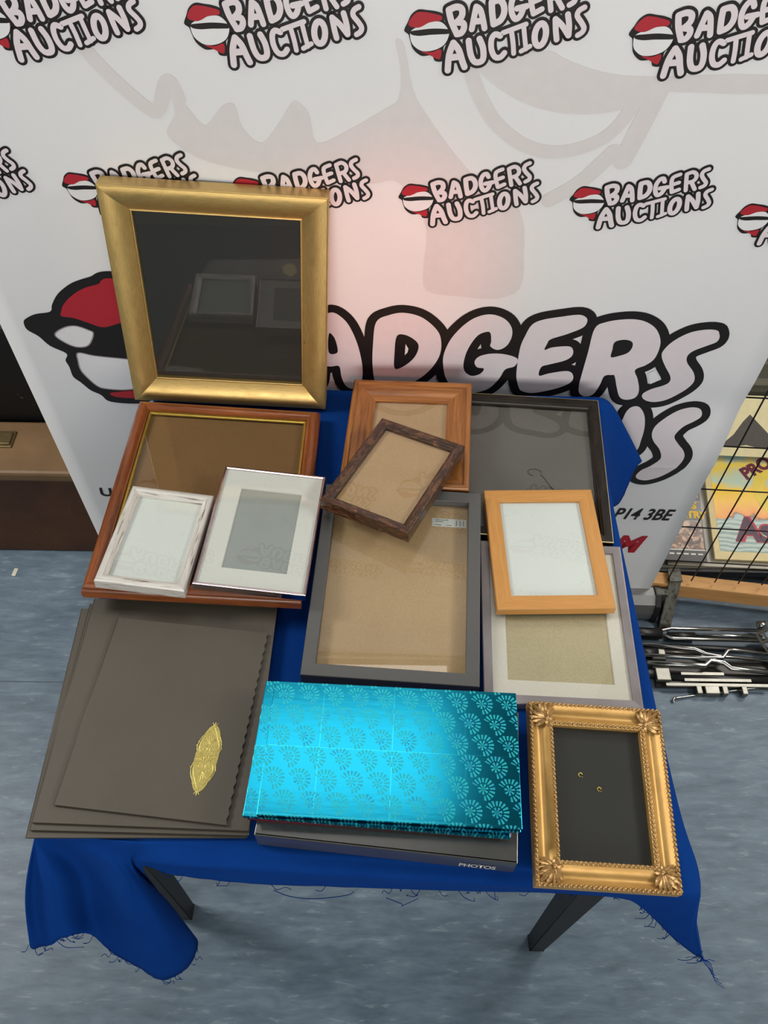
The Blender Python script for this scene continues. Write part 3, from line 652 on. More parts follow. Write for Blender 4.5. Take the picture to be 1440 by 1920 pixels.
bm = bmesh.new()   # torn hanging mark: a curl of loose paper and a cord
tube(bm, catmull([(.012 * cos(a_) * .9 + .02, .012 * sin(a_) * .6 - .012, .0072) for a_ in [k * .5 for k in range(0, 10)]], 3), .0007, 5)
tube(bm, catmull([(.029, -.016, .0072), (.036, -.024, .0072), (.045, -.040, .0072), (.056, -.062, .0072)], 4), .0007, 5)
o = obj('hanging_cord', bm, plain('dark_cord', (50, 48, 44), .8), bf)

OAK = wood('light_oak', (188, 130, 62), (206, 150, 80), rough=0.42, along=5, across=120, coat=0.1)
frame('picture_frame', 'honey oak frame with blank white paper, lying over the cream matted frame',
      place(0.2403, 0.6931, 0.7895, 1.7, 0, 0, .015), .1669, .2113,
      [[(0, 0), (0, .0138)], [(0, .0138), (.0005, .0147), (.0015, .015)], [(.0015, .015), (.0212, .0146)], [(.0212, .0146), (.0222, .0140)], [(.0222, .0140), (.0222, .008)]],
      OAK, (.1225, .1669), .0100, PAPER, .0118, 'paper_insert')
LILAC = NT('lilac_grey_foil'); LILAC.base(LILAC.ramp(LILAC.noise(LILAC.coord('UV', (12, 30, 1)), 1, 4), [(0.3, lin((132, 126, 126))), (0.7, lin((156, 150, 152)))])); LILAC = LILAC.set(0.28, 0.55)
BEIGE = board('beige_card', (168, 156, 122), (184, 172, 138), 420, 0.7)
CREAM = board('cream_mat', (206, 202, 190), (214, 210, 198), 700, 0.65)
frame('picture_frame', 'silver-grey edged frame with cream mat around beige card, under the honey oak frame',
      place(0.2452, 0.5806, 0.7722, -2.07, 0, 0, .016), .2102, .2597,
      [[(0, 0), (0, .0150)], [(0, .0150), (.0005, .0158), (.0015, .016)], [(.0015, .016), (.0125, .0155)], [(.0125, .0155), (.0130, .0150)], [(.0130, .0150), (.0130, .008)]],
      LILAC, (.1842, .2337), .0105, BEIGE, .0127, 'card_insert', (.1420, .1850, CREAM, .000, -.001))

# ornate gilt frame, front right
ORN = NT('antique_gold'); _f = ORN.noise(ORN.coord('UV', (25, 50, 1)), 1, 5, .6)
ORN.base(ORN.ramp(_f, [(0.3, lin((180, 138, 74))), (0.7, lin((208, 168, 100)))])); ORN = ORN.set(0.42, 0.5)
ORN2 = NT('antique_gold_relief'); _n = ORN2.n('ShaderNodeNewGeometry'); _f = ORN2.noise(ORN2.coord('Object'), 400, 4)
ORN2.base(ORN2.ramp(_f, [(0.3, lin((140, 104, 60))), (0.7, lin((208, 172, 116)))])); ORN2 = ORN2.set(0.38, 0.6)
ow_, oh_, ot = .1695, .2179, .022
MO = place(0.2696, 0.3321, 0.792, -2.15, 5, -3, ot)
coved = [(.004 + .020 * k / 10, .0195 - .0065 * sin(k / 10 * pi) + .0015 * k / 10) for k in range(11)]
orn = frame('picture_frame', 'ornate antique gold frame with rope edging and leaf corners, at the front right table corner', MO, ow_, oh_,
      [[(0, 0), (0, .016)], [(0, .016), (.0015, .0185), (.004, .0195)], coved, [(.024, .021), (.0265, .0215), (.029, .019)], [(.029, .019), (.029, .009)]],
      ORN, (.1115, .1599), .0095, BLK, .0115)
def rope(bm, w, h, z, r, pitch):
    for (a, b) in (((-1, -1), (1, -1)), ((1, -1), (1, 1)), ((1, 1), (-1, 1)), ((-1, 1), (-1, -1))):
        p0 = Vector((a[0] * w / 2, a[1] * h / 2, z)); p1 = Vector((b[0] * w / 2, b[1] * h / 2, z))
        d = (p1 - p0); n = max(2, int(d.length / pitch)); dn = d.normalized(); side = Vector((-dn.y, dn.x, 0))
        for k in range(n):
            c = p0 + d * ((k + .5) / n)
            ang = math.atan2(dn.y, dn.x) + radians(38)
            m = Matrix.Translation(c) @ Matrix.Rotation(ang, 4, 'Z') @ Matrix.Diagonal((pitch * .72, r * .75, r, 1))
            g_ = bmesh.ops.create_uvsphere(bm, u_segments=8, v_segments=6, radius=1, matrix=m)
            for vv in g_['verts']:
                for f in vv.link_faces: f.smooth = True
bm = bmesh.new(); rope(bm, ow_ - .004, oh_ - .004, .0185, .0027, .0056); obj('outer_rope_beading', bm, ORN2, orn)
bm = bmesh.new(); rope(bm, ow_ - .0535, oh_ - .0535, .0210, .0024, .0054); obj('inner_rope_beading', bm, ORN2, orn)
for sx in (-1, 1):
    for sy in (-1, 1):
        bm = bmesh.new(); c0 = Vector((sx * (ow_ / 2 - .012), sy * (oh_ / 2 - .012), .0185))
        def leaf(cx, cy, ang, L, wd, zz, h):
            m = Matrix.Translation((cx, cy, zz)) @ Matrix.Rotation(ang, 4, 'Z')
            n = 8; L_, R_, C_ = [], [], []
            for k in range(n + 1):
                s_ = k / n; ww = wd * sin(pi * min(1, s_ * .92 + .06)) ** .8; zc = h * sin(pi * (s_ * .8 + .1))
                C_.append(bm.verts.new(m @ Vector((s_ * L, 0, zc + .0008)))); L_.append(bm.verts.new(m @ Vector((s_ * L, ww, zc * .4)))); R_.append(bm.verts.new(m @ Vector((s_ * L, -ww, zc * .4))))
            for k in range(n):
                bm.faces.new((L_[k], C_[k], C_[k + 1], L_[k + 1])); bm.faces.new((C_[k], R_[k], R_[k + 1], C_[k + 1]))
        base_a = math.atan2(sy, sx)
        px_, py_ = sx * (ow_ / 2 - .022), sy * (oh_ / 2 - .022)
        for da in (-1.35, -1.0, -.68, -.34, 0, .34, .68, 1.0, 1.35):
            leaf(px_, py_, base_a + da, .026 - .006 * abs(da), .0032, .0195, .0030)
        for da in (-.5, 0, .5):
            leaf(px_ + .002 * sx, py_ + .002 * sy, base_a + da, .017, .0028, .0215, .0026)
        for da in (-.8, 0, .8):
            leaf(px_, py_, base_a + pi + da, .010, .0024, .0205, .0018)
        bmesh.ops.create_uvsphere(bm, u_segments=8, v_segments=6, radius=.003, matrix=Matrix.Translation((px_, py_, .0225)))
        bmesh.ops.recalc_face_normals(bm, faces=bm.faces)
        obj('leaf_corner', bm, ORN2, orn)
bm = bmesh.new()
for (x_, y_) in ((-.022, .022), (.000, .006)):
    tube(bm, [(x_ + .0025 * cos(a), y_ + .0025 * sin(a), .0100) for a in [k * .8 for k in range(7)]], .0007, 5)
    bx(bm, (x_ + .002, y_ - .0025, .0100), (.0016, .0012, .0006))
obj('gilt_fleck', bm, BRASS, orn)

# ------------------------------------------------------------------ card folders
CARD = NT('grey_brown_card'); _v = CARD.coord(); _f = CARD.noise(_v, 1500, 3, .7); _g = CARD.noise(_v, 10, 4)
CARD.base(CARD.mix(.3, CARD.ramp(_f, [(0.3, lin((70, 64, 55))), (0.7, lin((86, 80, 69)))]), CARD.ramp(_g, [(0.3, lin((72, 66, 57))), (0.7, lin((86, 79, 68)))])))
CARD.bump(_f, .08, .0003); CARD = CARD.set(0.52, 0, .45)
def folder(label, x, y, ztop, rot, w, h, gape=0.003, deckle=False):
    t = .0042
    e = empty('photo_folder', label, 'folder', place(x, y, ztop, rot, 0, 0, t), 'card photo folders')
    for nm, z0, dx in (('back_cover', 0, .0), ('front_cover', t - .0011, 0)):
        bm = bmesh.new(); n = 20
        edge = []
        for k in range(n * 2 + 1):
            yy = -h / 2 + h * k / (n * 2)
            xx = w / 2 - ((.0022 if k % 2 else 0) if (deckle and nm == 'front_cover') else 0) - (.004 if nm == 'back_cover' else 0)
            edge.append((xx, yy))
        pts = edge + [(-w / 2 + dx, h / 2), (-w / 2 + dx, -h / 2)]
        a = [bm.verts.new((p[0], p[1], z0)) for p in pts]; b = [bm.verts.new((p[0], p[1], z0 + .0010)) for p in pts]
        bm.faces.new(a[::-1]); bm.faces.new(b)
        for k in range(len(pts)):
            j = (k + 1) % len(pts); bm.faces.new((a[k], a[j], b[j], b[k]))
        obj(nm, bm, CARD, e)
    bm = bmesh.new()                                      # folded spine at the left edge
    tube(bm, [(-w / 2, -h / 2, t / 2), (-w / 2, h / 2, t / 2)], t / 2, 8)
    obj('spine_fold', bm, CARD, e)
    if True:
        bm = rect_prism(w - .03, h - .03, .0012, t - .0014); obj('inner_card', bm, CARD, e)
    return e
folder('brown card folder at the bottom of the folder stack', -0.2933, 0.4366, .7612, 0.9, .2650, .3155)
folder('brown card folder second from bottom of the folder stack', -0.286, 0.440, .7658, -0.5, .2630, .3130)
folder('brown card folder just below the crested one', -0.2832, 0.4450, .7704, -1.3, .2610, .3114)
fa = folder('top brown card folder with gold crest and deckled edge', -0.2755, 0.4310, .7752, -5.62, .2128, .2601, deckle=True)
# embossed gold crest on the top folder
CREST = NT('gold_foil'); _f = CREST.noise(CREST.coord(), 700, 3); CREST.base(CREST.ramp(_f, [(.3, lin((196, 176, 90))), (.7, lin((238, 226, 150)))])); CREST = CREST.set(.34, .7)
bm = bmesh.new()
def fl(pts, r, z=.0002): tube(bm, catmull([(p[0], p[1], z) for p in pts], 5), r, 5)
CH, CW = .047, .0145
for s in (-1, 1):
    fl([(0, CH * s * .88), (-.007, CH * s * .60), (-CW * .85, CH * s * .33), (-CW * .65, CH * s * .13)], .0006)
    fl([(0, CH * s * .88), (.007, CH * s * .60), (CW * .85, CH * s * .33), (CW * .65, CH * s * .13)], .0006)
    fl([(-CW * .2, CH * s * .78), (-CW * .80, CH * s * .58), (-CW * 1.05, CH * s * .34), (-CW * .95, CH * s * .16), (-CW * .55, CH * s * .20)], .0005)
    fl([(CW * .2, CH * s * .78), (CW * .80, CH * s * .58), (CW * 1.05, CH * s * .34), (CW * .95, CH * s * .16), (CW * .55, CH * s * .20)], .0005)
    for k in range(-2, 3): fl([(0, CH * s * .36), (k * .0026, CH * s * .50), (k * .0030, CH * s * (.64 - .05 * abs(k)))], .0005)
    for dx in (-.0042, .0042):
        fl([(dx + .003 * cos(a), CH * s * .23 + .003 * sin(a)) for a in [k * .9 for k in range(8)]], .00055)
        fl([(0, CH * s * .30), (dx * .5, CH * s * .26), (dx * .4, CH * s * .20)], .0005)
    for k in range(3): fl([(0, CH * s * .88), ((k - 1) * .0035, CH * s * (.98 + .03 * (k == 1)))], .0007)
    for sx in (-1, 1):
        for yy in (.30, .42, .54, .66): 
            xx = CW * (1.12 - max(0, (yy - .34)) * 1.5)
            bmesh.ops.create_uvsphere(bm, u_segments=6, v_segments=4, radius=.0010, matrix=Matrix.Translation((sx * xx, CH * s * yy, .0002)))
fl([(.0032 * cos(a), .0032 * sin(a)) for a in [k * pi / 6 for k in range(13)]], .0007)
bmesh.ops.create_uvsphere(bm, u_segments=8, v_segments=4, radius=.0013, matrix=Matrix.Translation((0, 0, .0002)))
for s in (-1, 1):
    for k in range(-2, 3): fl([(s * .0045, k * .0010), (s * .0095, k * .0022), (s * (.0128 - .0008 * abs(k)), k * .0034)], .0006)
# pale base plate following the crest outline
rim = [(CW * 1.02 * sin(a) * (0.9 + .1 * abs(sin(a))), CH * .93 * cos(a)) for a in [k * pi / 18 for k in range(36)]]
vs = [bm.verts.new((p[0], p[1], .00012)) for p in rim]
f = bm.faces.new(vs); f.material_index = 1
for f_ in bm.faces:
    if f_ is not f: f_.smooth = True
CREST2 = NT('gold_foil_ground'); _f = CREST2.noise(CREST2.coord(), 1800, 2); CREST2.base(CREST2.ramp(_f, [(.40, lin((128, 112, 58))), (.60, lin((222, 206, 120)))])); CREST2 = CREST2.set(.4, .6)
cr = obj('gold_crest', bm, [CREST, CREST2], fa)
Minv = fa.matrix_world.inverted() @ Matrix.Translation((-0.2183, 0.3727, .7745)) @ Matrix.Rotation(radians(-6.0), 4, 'Z')
loc = fa.matrix_world.inverted() @ Vector((-0.2183, 0.3727, .77455)); cr.location = (loc.x, loc.y, .0043); cr.rotation_euler = (0, 0, radians(-2))
cr['label'] = 'embossed oval gold crest'

# ------------------------------------------------------------------ albums
def m_holo(name, dark, light, fan):
    t = NT(name)
    tc = t.n('ShaderNodeTexCoord'); s = t.n('ShaderNodeSeparateXYZ'); t.l(tc.outputs['Object'], s.inputs[0])
    px, py = .031, .0265
    yq = t.math('DIVIDE', s.outputs[1], py); row = t.math('FLOOR', yq)
    xs = t.math('ADD', t.math('DIVIDE', s.outputs[0], px), t.math('MULTIPLY', row, 0.5))
    def fan_mask(x_, y_, ox, oy, rin, rout, n, arc):
        u_ = t.math('MULTIPLY', t.math('SUBTRACT', t.math('FRACT', x_), 0.5 + ox), px); w_ = t.math('MULTIPLY', t.math('SUBTRACT', t.math('FRACT', y_), 0.5 + oy), py)
        ang = t.math('ARCTAN2', w_, u_); rad = t.math('SQRT', t.math('ADD', t.math('MULTIPLY', u_, u_), t.math('MULTIPLY', w_, w_)))
        st = t.math('GREATER_THAN', t.math('SINE', t.math('MULTIPLY', ang, n)), -0.1)
        m = t.math('MULTIPLY', st, t.math('MULTIPLY', t.math('GREATER_THAN', rad, rin), t.math('LESS_THAN', rad, rout)))
        if arc is not None: m = t.math('MULTIPLY', m, t.math('GREATER_THAN', t.math('COSINE', t.math('SUBTRACT', ang, arc)), -0.5))
        return m
    a = fan_mask(xs, yq, 0.0, 0.0, .0078, .0142, 17.0, 0.6)
    b = fan_mask(xs, yq, 0.0, 0.0, .0004, .0062, 7.0, None)
    msk = t.math('MINIMUM', t.math('ADD', a, b), 1.0)
    tint = t.noise(t.coord('Object', (1, 1, 1)), 60, 2)
    lightc = t.ramp(tint, [(0.32, lin((40, 120, 220))), (0.48, lin(light)), (0.64, lin((50, 214, 190)))])
    lightc = t.mix(0.6, lightc, lin(light))
    # square impressions of the foil rolling
    gx = t.math('ABSOLUTE', t.math('SUBTRACT', t.math('FRACT', t.math('DIVIDE', s.outputs[0], .088)), .5)); gy = t.math('ABSOLUTE', t.math('SUBTRACT', t.math('FRACT', t.math('DIVIDE', s.outputs[1], .081)), .5))
    ln = t.math('MAXIMUM', t.math('GREATER_THAN', gx, .4975), t.math('GREATER_THAN', gy, .4975))
    col = t.mix(t.math('MULTIPLY', msk, fan), lin(dark), lightc); col = t.mix(t.math('MULTIPLY', ln, .3), col, lin(light))
    t.base(col)
    f = t.noise(t.coord('Object', (22, 160, 60)), 1.0, 3, .5); t.bump(f, .06, .0007)
    t.set(t.math('ADD', t.math('MULTIPLY', msk, .26), .17), 1.0)
    return t.m
HOLO = m_holo('turquoise_foil', (20, 122, 148), (74, 218, 230), 0.55)
HOLO_E = plain('turquoise_foil_edge', (10, 110, 140), 0.25, 0.9, 0.2, 200)
REDF = plain('red_foil', (140, 30, 60), 0.3, 0.8, 0.2, 200)
PAGES = plain('page_edges', (40, 70, 78), 0.6, var=0.2, scale=900)
GREYGLOSS = plain('grey_gloss_cover', (66, 66, 64), 0.25, var=0.05, coat=.5)
def album(name, label, mw, w, h, t, cov, pages, group=None, board_t=.0025, bev=.0012, cov_side=None):
    e = empty(name, label, 'album', mw, group)
    bm = bmesh.new(); bx(bm, (0, 0, board_t / 2), (w, h, board_t), bevel=bev * .6); obj('back_cover', bm, cov, e)
    bm = bmesh.new(); bx(bm, (0, 0, t - board_t / 2), (w, h, board_t), bevel=bev * .6); obj('front_cover', bm, cov, e)
    bm = bmesh.new(); bx(bm, (.002, 0, t / 2), (w - .010, h - .007, t - 2 * board_t)); obj('page_block', bm, pages, e)
    bm = bmesh.new(); bx(bm, (-w / 2 + .0012, 0, t / 2), (.0024, h - .002, t - .001)); obj('spine', bm, cov_side or cov, e)
    return e
# grey album at the bottom; its spine faces the viewer
A_, B_ = Vector((-.1457, .2741)), Vector((.1595, .2467)); ax_ = (B_ - A_).normalized(); up_ = Vector((-ax_.y, ax_.x)); wA = (B_ - A_).length; hA = .185
cA = (A_ + B_) / 2 + up_ * (hA / 2); rotA = math.degrees(math.atan2(ax_.y, ax_.x)); tA = .040
e = empty('photo_album', 'thick grey album with lettered spine under the turquoise foil albums', 'album', place(cA.x, cA.y, .7565 + tA, rotA, 0, 0, tA))
bm = bmesh.new(); bx(bm, (0, 0, .0015), (wA, hA, .003), bevel=.001); obj('back_cover', bm, GREYGLOSS, e)
bm = bmesh.new(); bx(bm, (0, 0, tA - .0015), (wA, hA, .003), bevel=.001); obj('front_cover', bm, GREYGLOSS, e)
bm = bmesh.new(); bx(bm, (0, .002, tA / 2), (wA - .012, hA - .012, tA - .006)); obj('page_block', bm, plain('cream_pages', (196, 190, 176), .7, var=.1, scale=900), e)
bm = bmesh.new(); bx(bm, (0, -hA / 2 + .002, tA / 2), (wA, .004, tA), bevel=.0014); sp_ = obj('spine', bm, GREYGLOSS, e)
bm, tw, th_ = text_bm('PHOTOS', 1.0, .03, 0.0, .0)
k = .0140 / th_; kx = .0430 / tw
for vv in bm.verts: vv.co = Vector((vv.co.x * kx, -.0003, vv.co.y * k))
tx = obj('spine_lettering', bm, plain('silver_lettering', (206, 206, 204), .35, .2), sp_)
tx.location = (-wA / 2 + .2412, -hA / 2 - .0004, .0065)
tx['label'] = 'silver lettering reading PHOTOS'
ZT = .7565 + tA
def flat(x, y, z0, rot, t): 
    m = R3(rot, 0, 0).to_4x4(); m.translation = (x, y, z0); return m
album('photo_album', 'red foil album, mostly hidden under the turquoise ones', flat(.0040, .3680, ZT + .0004, -3.0, 0), .3090, .1700, .0060, REDF, PAGES)
album('photo_album', 'turquoise foil album sticking out beneath the top one', flat(.0015, .3670, ZT + .0068, -3.7, 0), .3110, .1715, .0070, HOLO, PAGES)
album('photo_album', 'topmost turquoise holographic foil album with fan pattern', flat(.0143, .3662, ZT + .0142, -2.2, 0), .3048, .1670, .0145, HOLO, HOLO_E)

# ------------------------------------------------------------------ left background: trunks
LEATH = NT('worn_brown_leather'); _v = LEATH.coord(); _f = LEATH.noise(_v, 5, 6, .65, .3); _g = LEATH.noise(LEATH.coord('Object', (30, 30, 4)), 1.5, 5, .7, 1.5)
LEATH.base(LEATH.mix(LEATH.math('MULTIPLY', LEATH.math('GREATER_THAN', _g, .67), .30), LEATH.ramp(_f, [(.3, lin((58, 34, 18))), (.7, lin((88, 55, 30)))]), lin((122, 92, 62)))); LEATH.bump(_f, .2, .002); LEATH = LEATH.set(.55, 0, .4)
LEATH2 = plain('tan_leather_top', (112, 86, 56), .55, var=.18, scale=9)
tr = empty('travel_trunk', 'worn brown leather trunk on the floor left of the banner', 'trunk', Matrix.Translation((-1.14, 1.285, 0)))
TX0, TX1, TY0, TY1, TZ = -1.62, -.66, 1.195, 1.350, .325
def rel(bm): bmesh.ops.translate(bm, verts=bm.verts, vec=(1.14, -1.285, 0)); return bm
bm = bmesh.new(); bx(bm, ((TX0 + TX1) / 2, (TY0 + TY1) / 2, .1465), (TX1 - TX0, TY1 - TY0, .293), bevel=.006); obj('trunk_body', rel(bm), LEATH, tr)
bm = bmesh.new(); bx(bm, ((TX0 + TX1) / 2, (TY0 + TY1) / 2 - .002, .309), (TX1 - TX0 + .004, TY1 - TY0 + .006, .032), bevel=.008); obj('trunk_lid', rel(bm), LEATH2, tr)
bm = bmesh.new(); bx(bm, (-.92, 1.290, .3265), (.10, .05, .005), bevel=.0015); bx(bm, (-.90, 1.290, .330), (.05, .036, .006), bevel=.0015); obj('latch_plate', rel(bm), plain('tarnished_brass', (104, 88, 58), .45, .6, .2, 60), tr)
bt = empty('travel_trunk', 'black scuffed trunk standing behind the brown leather trunk', 'trunk', Matrix.Translation((-1.16, 1.62, 0)))
SCUFF = NT('scuffed_black'); _g = SCUFF.noise(SCUFF.coord('Object', (60, 60, 60)), 1, 3, .6); SCUFF.base(SCUFF.ramp(_g, [(.70, lin((10, 11, 12))), (.735, lin((120, 122, 118)))])); SCUFF = SCUFF.set(.5, 0, .4)
bm = bmesh.new(); bx(bm, (-1.16, 1.60, .30), (.98, .48, .60), bevel=.008); bmesh.ops.translate(bm, verts=bm.verts, vec=(1.16, -1.62, 0)); obj('trunk_body', bm, SCUFF, bt)
bm = bmesh.new(); bx(bm, (-1.16, 1.60, .625), (.99, .49, .05), bevel=.01); bmesh.ops.translate(bm, verts=bm.verts, vec=(1.16, -1.62, 0)); obj('trunk_lid', bm, plain('dark_grey_lid', (70, 76, 74), .5, var=.2, scale=12), bt)
bm = bmesh.new(); bx(bm, (0, 0, .0006), (.010, .022, .0008)); bx(bm, (.002, -.009, .0012), (.007, .006, .0004), Matrix.Rotation(.4, 3, 'Z'))
o = obj('paper_scrap', bm, plain('scrap_paper', (206, 206, 190), .7)); o.location = (-.937, 1.129, 0); o.rotation_euler = (0, 0, -.1)
tag(o, 'tiny white paper scrap on the floor in front of the brown trunk', 'paper scrap')

# ------------------------------------------------------------------ right background
BEAMW = wood('pale_timber', (196, 140, 78), (216, 164, 102), rough=.55, along=4, across=60, coat=0)
bm = bmesh.new(); uvb = bm.loops.layers.uv.new('UVMap')
P0, P1 = Vector((.640, 1.072)), Vector((1.75, .940)); dd = (P1 - P0).normalized(); nn = Vector((-dd.y, dd.x)); ang = math.atan2(dd.y, dd.x)
cc = (P0 + P1) / 2 + nn * .017
RB = Matrix.Rotation(ang, 3, 'Z')
bx(bm, (0, 0, 0), ((P1 - P0).length, .034, .050), bevel=.002)
for f_ in bm.faces:
    for lp in f_.loops: lp[uvb].uv = (lp.vert.co.x, lp.vert.co.y + lp.vert.co.z)
o = obj('timber_beam', bm, BEAMW); o.location = (cc.x, cc.y, .065); o.rotation_euler = (0, 0, ang)
beam = tag(o, 'pale orange timber beam with a metal foot under the wire mesh', 'timber')
# metal angle foot under the beam
RUST = NT('rusty_grey_steel'); _f = RUST.noise(RUST.coord('Object', (70, 70, 25)), 1, 5, .7); RUST.base(RUST.ramp(_f, [(.36, lin((46, 28, 20))), (.47, lin((84, 84, 76))), (.7, lin((112, 112, 104)))])); RUST = RUST.set(.5, .5)
bm = bmesh.new()
top_ = Vector((.705, 1.071, .098)); foot = Vector((.689, .992, .006))
d_ = foot - top_; L_ = d_.length
dz_ = d_.normalized(); dx_ = (Vector((1, 0, 0)) - dz_ * dz_.x).normalized(); dy_ = dz_.cross(dx_)
zq = Matrix((dx_, dy_, dz_)).transposed()
bx(bm, (top_ + foot) / 2, (.027, .004, L_), zq, 0, .0008); bx(bm, (top_ + foot) / 2 + dx_ * -.0125 - dy_ * .009, (.004, .020, L_), zq)
bx(bm, top_ + Vector((0, .014, .004)), (.030, .036, .004))
bx(bm, Vector((.674, 1.052, .046)), (.028, .018, .070))
o = obj('metal_foot', bm, RUST); o.parent = beam; o.matrix_parent_inverse = beam.matrix_basis.inverted(); o['label'] = 'rusty grey angle iron foot'

WIRE = plain('black_wire', (24, 24, 24), .4, .3, .1)
bm = bmesh.new(); my = lambda x: 1.1085 - .05 * x
wx = [.575 + .0558 * k for k in range(-1, 18)]
for x in wx: tube(bm, [(x, my(x), .100), (x, my(x), 1.00)], .0016, 6)
for k in range(8):
    z = .313 + .1345 * (k - 1)
    if z < .95: tube(bm, [(wx[0], my(wx[0]) + .002, z), (wx[-1], my(wx[-1]) + .002, z)], .0016, 6)
o = obj('wire_mesh_panel', bm, WIRE); tag(o, 'black wire mesh panel standing on the timber beam right of the banner', 'mesh panel')

# shelf rack with printed sleeves behind the mesh
GREYSH = plain('grey_shelf', (120, 118, 106), .35, var=.1, scale=20)
rk = empty('display_shelf', 'low grey shelf behind the wire mesh holding sleeves and a magazine', 'shelf', Matrix.Translation((1.15, 1.38, 0)))
def rrel(bm): bmesh.ops.translate(bm, verts=bm.verts, vec=(-1.15, -1.38, 0)); return bm
bm = bmesh.new(); bx(bm, (1.18, 1.305, .1015), (1.16, .36, .008), Matrix.Rotation(radians(12), 3, 'X')); obj('shelf', rrel(bm), GREYSH, rk)
for z_, y_, h_ in ((.060, 1.122, .020), (.058, 1.134, .026)):
    bm = bmesh.new(); bx(bm, (1.18, y_, z_), (1.16, .010, h_), bevel=.002); obj('shelf_lip', rrel(bm), GREYSH if y_ > 1.13 else BLACKP, rk)
rk2 = empty('backdrop_panel', 'grey and black upright panel behind the low display shelf', 'panel', Matrix.Translation((1.15, 1.38, 0)))
bm = bmesh.new(); bx(bm, (1.18, 1.53, .28), (1.16, .012, .40)); obj('back_panel', rrel(bm), plain('rack_back', (96, 94, 84), .5, var=.15, scale=12), rk2)
for z_ in (.33, .40, .45):
    bm = bmesh.new(); bx(bm, (1.18, 1.518, z_), (1.16, .014, .012)); obj('rail', rrel(bm), GREYSH if z_ != .40 else ALU, rk2)
for x_ in (.62, 1.74):
    bm = bmesh.new(); bx(bm, (x_, 1.19, .036), (.03, .16, .07)); obj('foot', rrel(bm), BLACKP, rk)
bm = bmesh.new(); bx(bm, (1.18, 1.545, .78), (1.16, .014, .60)); obj('upper_panel', rrel(bm), plain('black_panel', (14, 14, 15), .6), rk2)

def lying(x, y, z, yaw, pitch):
    m = R3(yaw, pitch, 0).to_4x4(); m.translation = (x, y, z); return m
# colourful sleeve: plain bands of sky, cloud and sea with lettering
def m_sleeve():
    t = NT('sunset_print'); tc = t.n('ShaderNodeTexCoord'); s = t.n('ShaderNodeSeparateXYZ'); t.l(tc.outputs['Object'], s.inputs[0])
    v = t.coord(); n1 = t.noise(v, 16, 3)
    yy = t.math('ADD', s.outputs[1], t.math('MULTIPLY', t.math('SUBTRACT', n1, .5), .09))
    col = t.ramp(t.math('MULTIPLY_ADD', yy, 3.2, .455), [(.30, lin((174, 196, 190))), (.315, lin((120, 84, 50))), (.335, lin((244, 150, 30))), (.46, lin((252, 192, 24))), (.60, lin((254, 208, 40))), (.66, lin((196, 218, 196))), (.80, lin((250, 214, 80))), (.88, lin((176, 212, 206)))])
    w = t.n('ShaderNodeTexWave'); w.bands_direction = 'Y'; t.l(v, w.inputs['Vector']); w.inputs['Scale'].default_value = 26; w.inputs['Distortion'].default_value = 5; w.inputs['Detail'].default_value = 3
    sea = t.math('LESS_THAN', s.outputs[1], -.046)
    col = t.mix(t.math('MULTIPLY', sea, 1.0), col, t.ramp(w.outputs['Fac'], [(.25, lin((140, 164, 158))), (.6, lin((186, 200, 188)))]))
    t.base(col); return t.set(.35, 0, .5, .2)
SW = .31
sl = empty('record_sleeve', 'yellow and sky blue record sleeve with lettering lying behind the wire mesh', 'record sleeve', lying(.978, 1.288, .120, -2, 12), 'record sleeves on the rack')
bm = rect_prism(SW, SW, 0, .006); obj('sleeve_border', bm, plain('cream_card', (226, 206, 152), .5, var=.05), sl)
bm = rect_prism(SW - .022, SW - .030, .006, .0066, .004, .006); obj('sleeve_print', bm, m_sleeve(), sl)
def flat_text(s, size, x, y, z, mat, parent, name, bold=.04, rot=0.0, shear=0.0):
    bm, tw, th_ = text_bm(s, 1.0, bold, shear); k = size / th_
    for vv in bm.verts: vv.co = Vector((vv.co.x * k, vv.co.y * k, 0))
    o = obj(name, bm, mat, parent); o.location = (x, y, z); o.rotation_euler = (0, 0, rot); return o
PLUM = plain('plum_ink', (112, 44, 66), .5); REDI = plain('crimson_ink', (196, 70, 84), .5); SLATE = plain('slate_ink', (92, 70, 84), .5)
flat_text('PRO', .036, -.048, .066, .0072, PLUM, sl, 'printed_lettering', .05, .55)
flat_text('A', .030, -.004, -.030, .0072, PLUM, sl, 'printed_lettering', .05, -.4)
flat_text('As', .072, -.100, -.108, .0071, REDI, sl, 'printed_lettering', .09)
flat_text('As', .067, -.098, -.106, .0075, SLATE, sl, 'printed_lettering', .03)
bm = bmesh.new()
RN = 48; 
for k in range(RN):                                      # plain yellow ring on the print
    a0, a1 = 2 * pi * k / RN, 2 * pi * (k + 1) / RN
    bm.faces.new([bm.verts.new((.045 + r_ * cos(a_), .040 + r_ * sin(a_), .0068)) for r_, a_ in ((.052, a0), (.082, a0), (.082, a1), (.052, a1))])
obj('printed_ring', bm, plain('yellow_ink', (246, 216, 92), .4, var=.06, scale=30), sl)
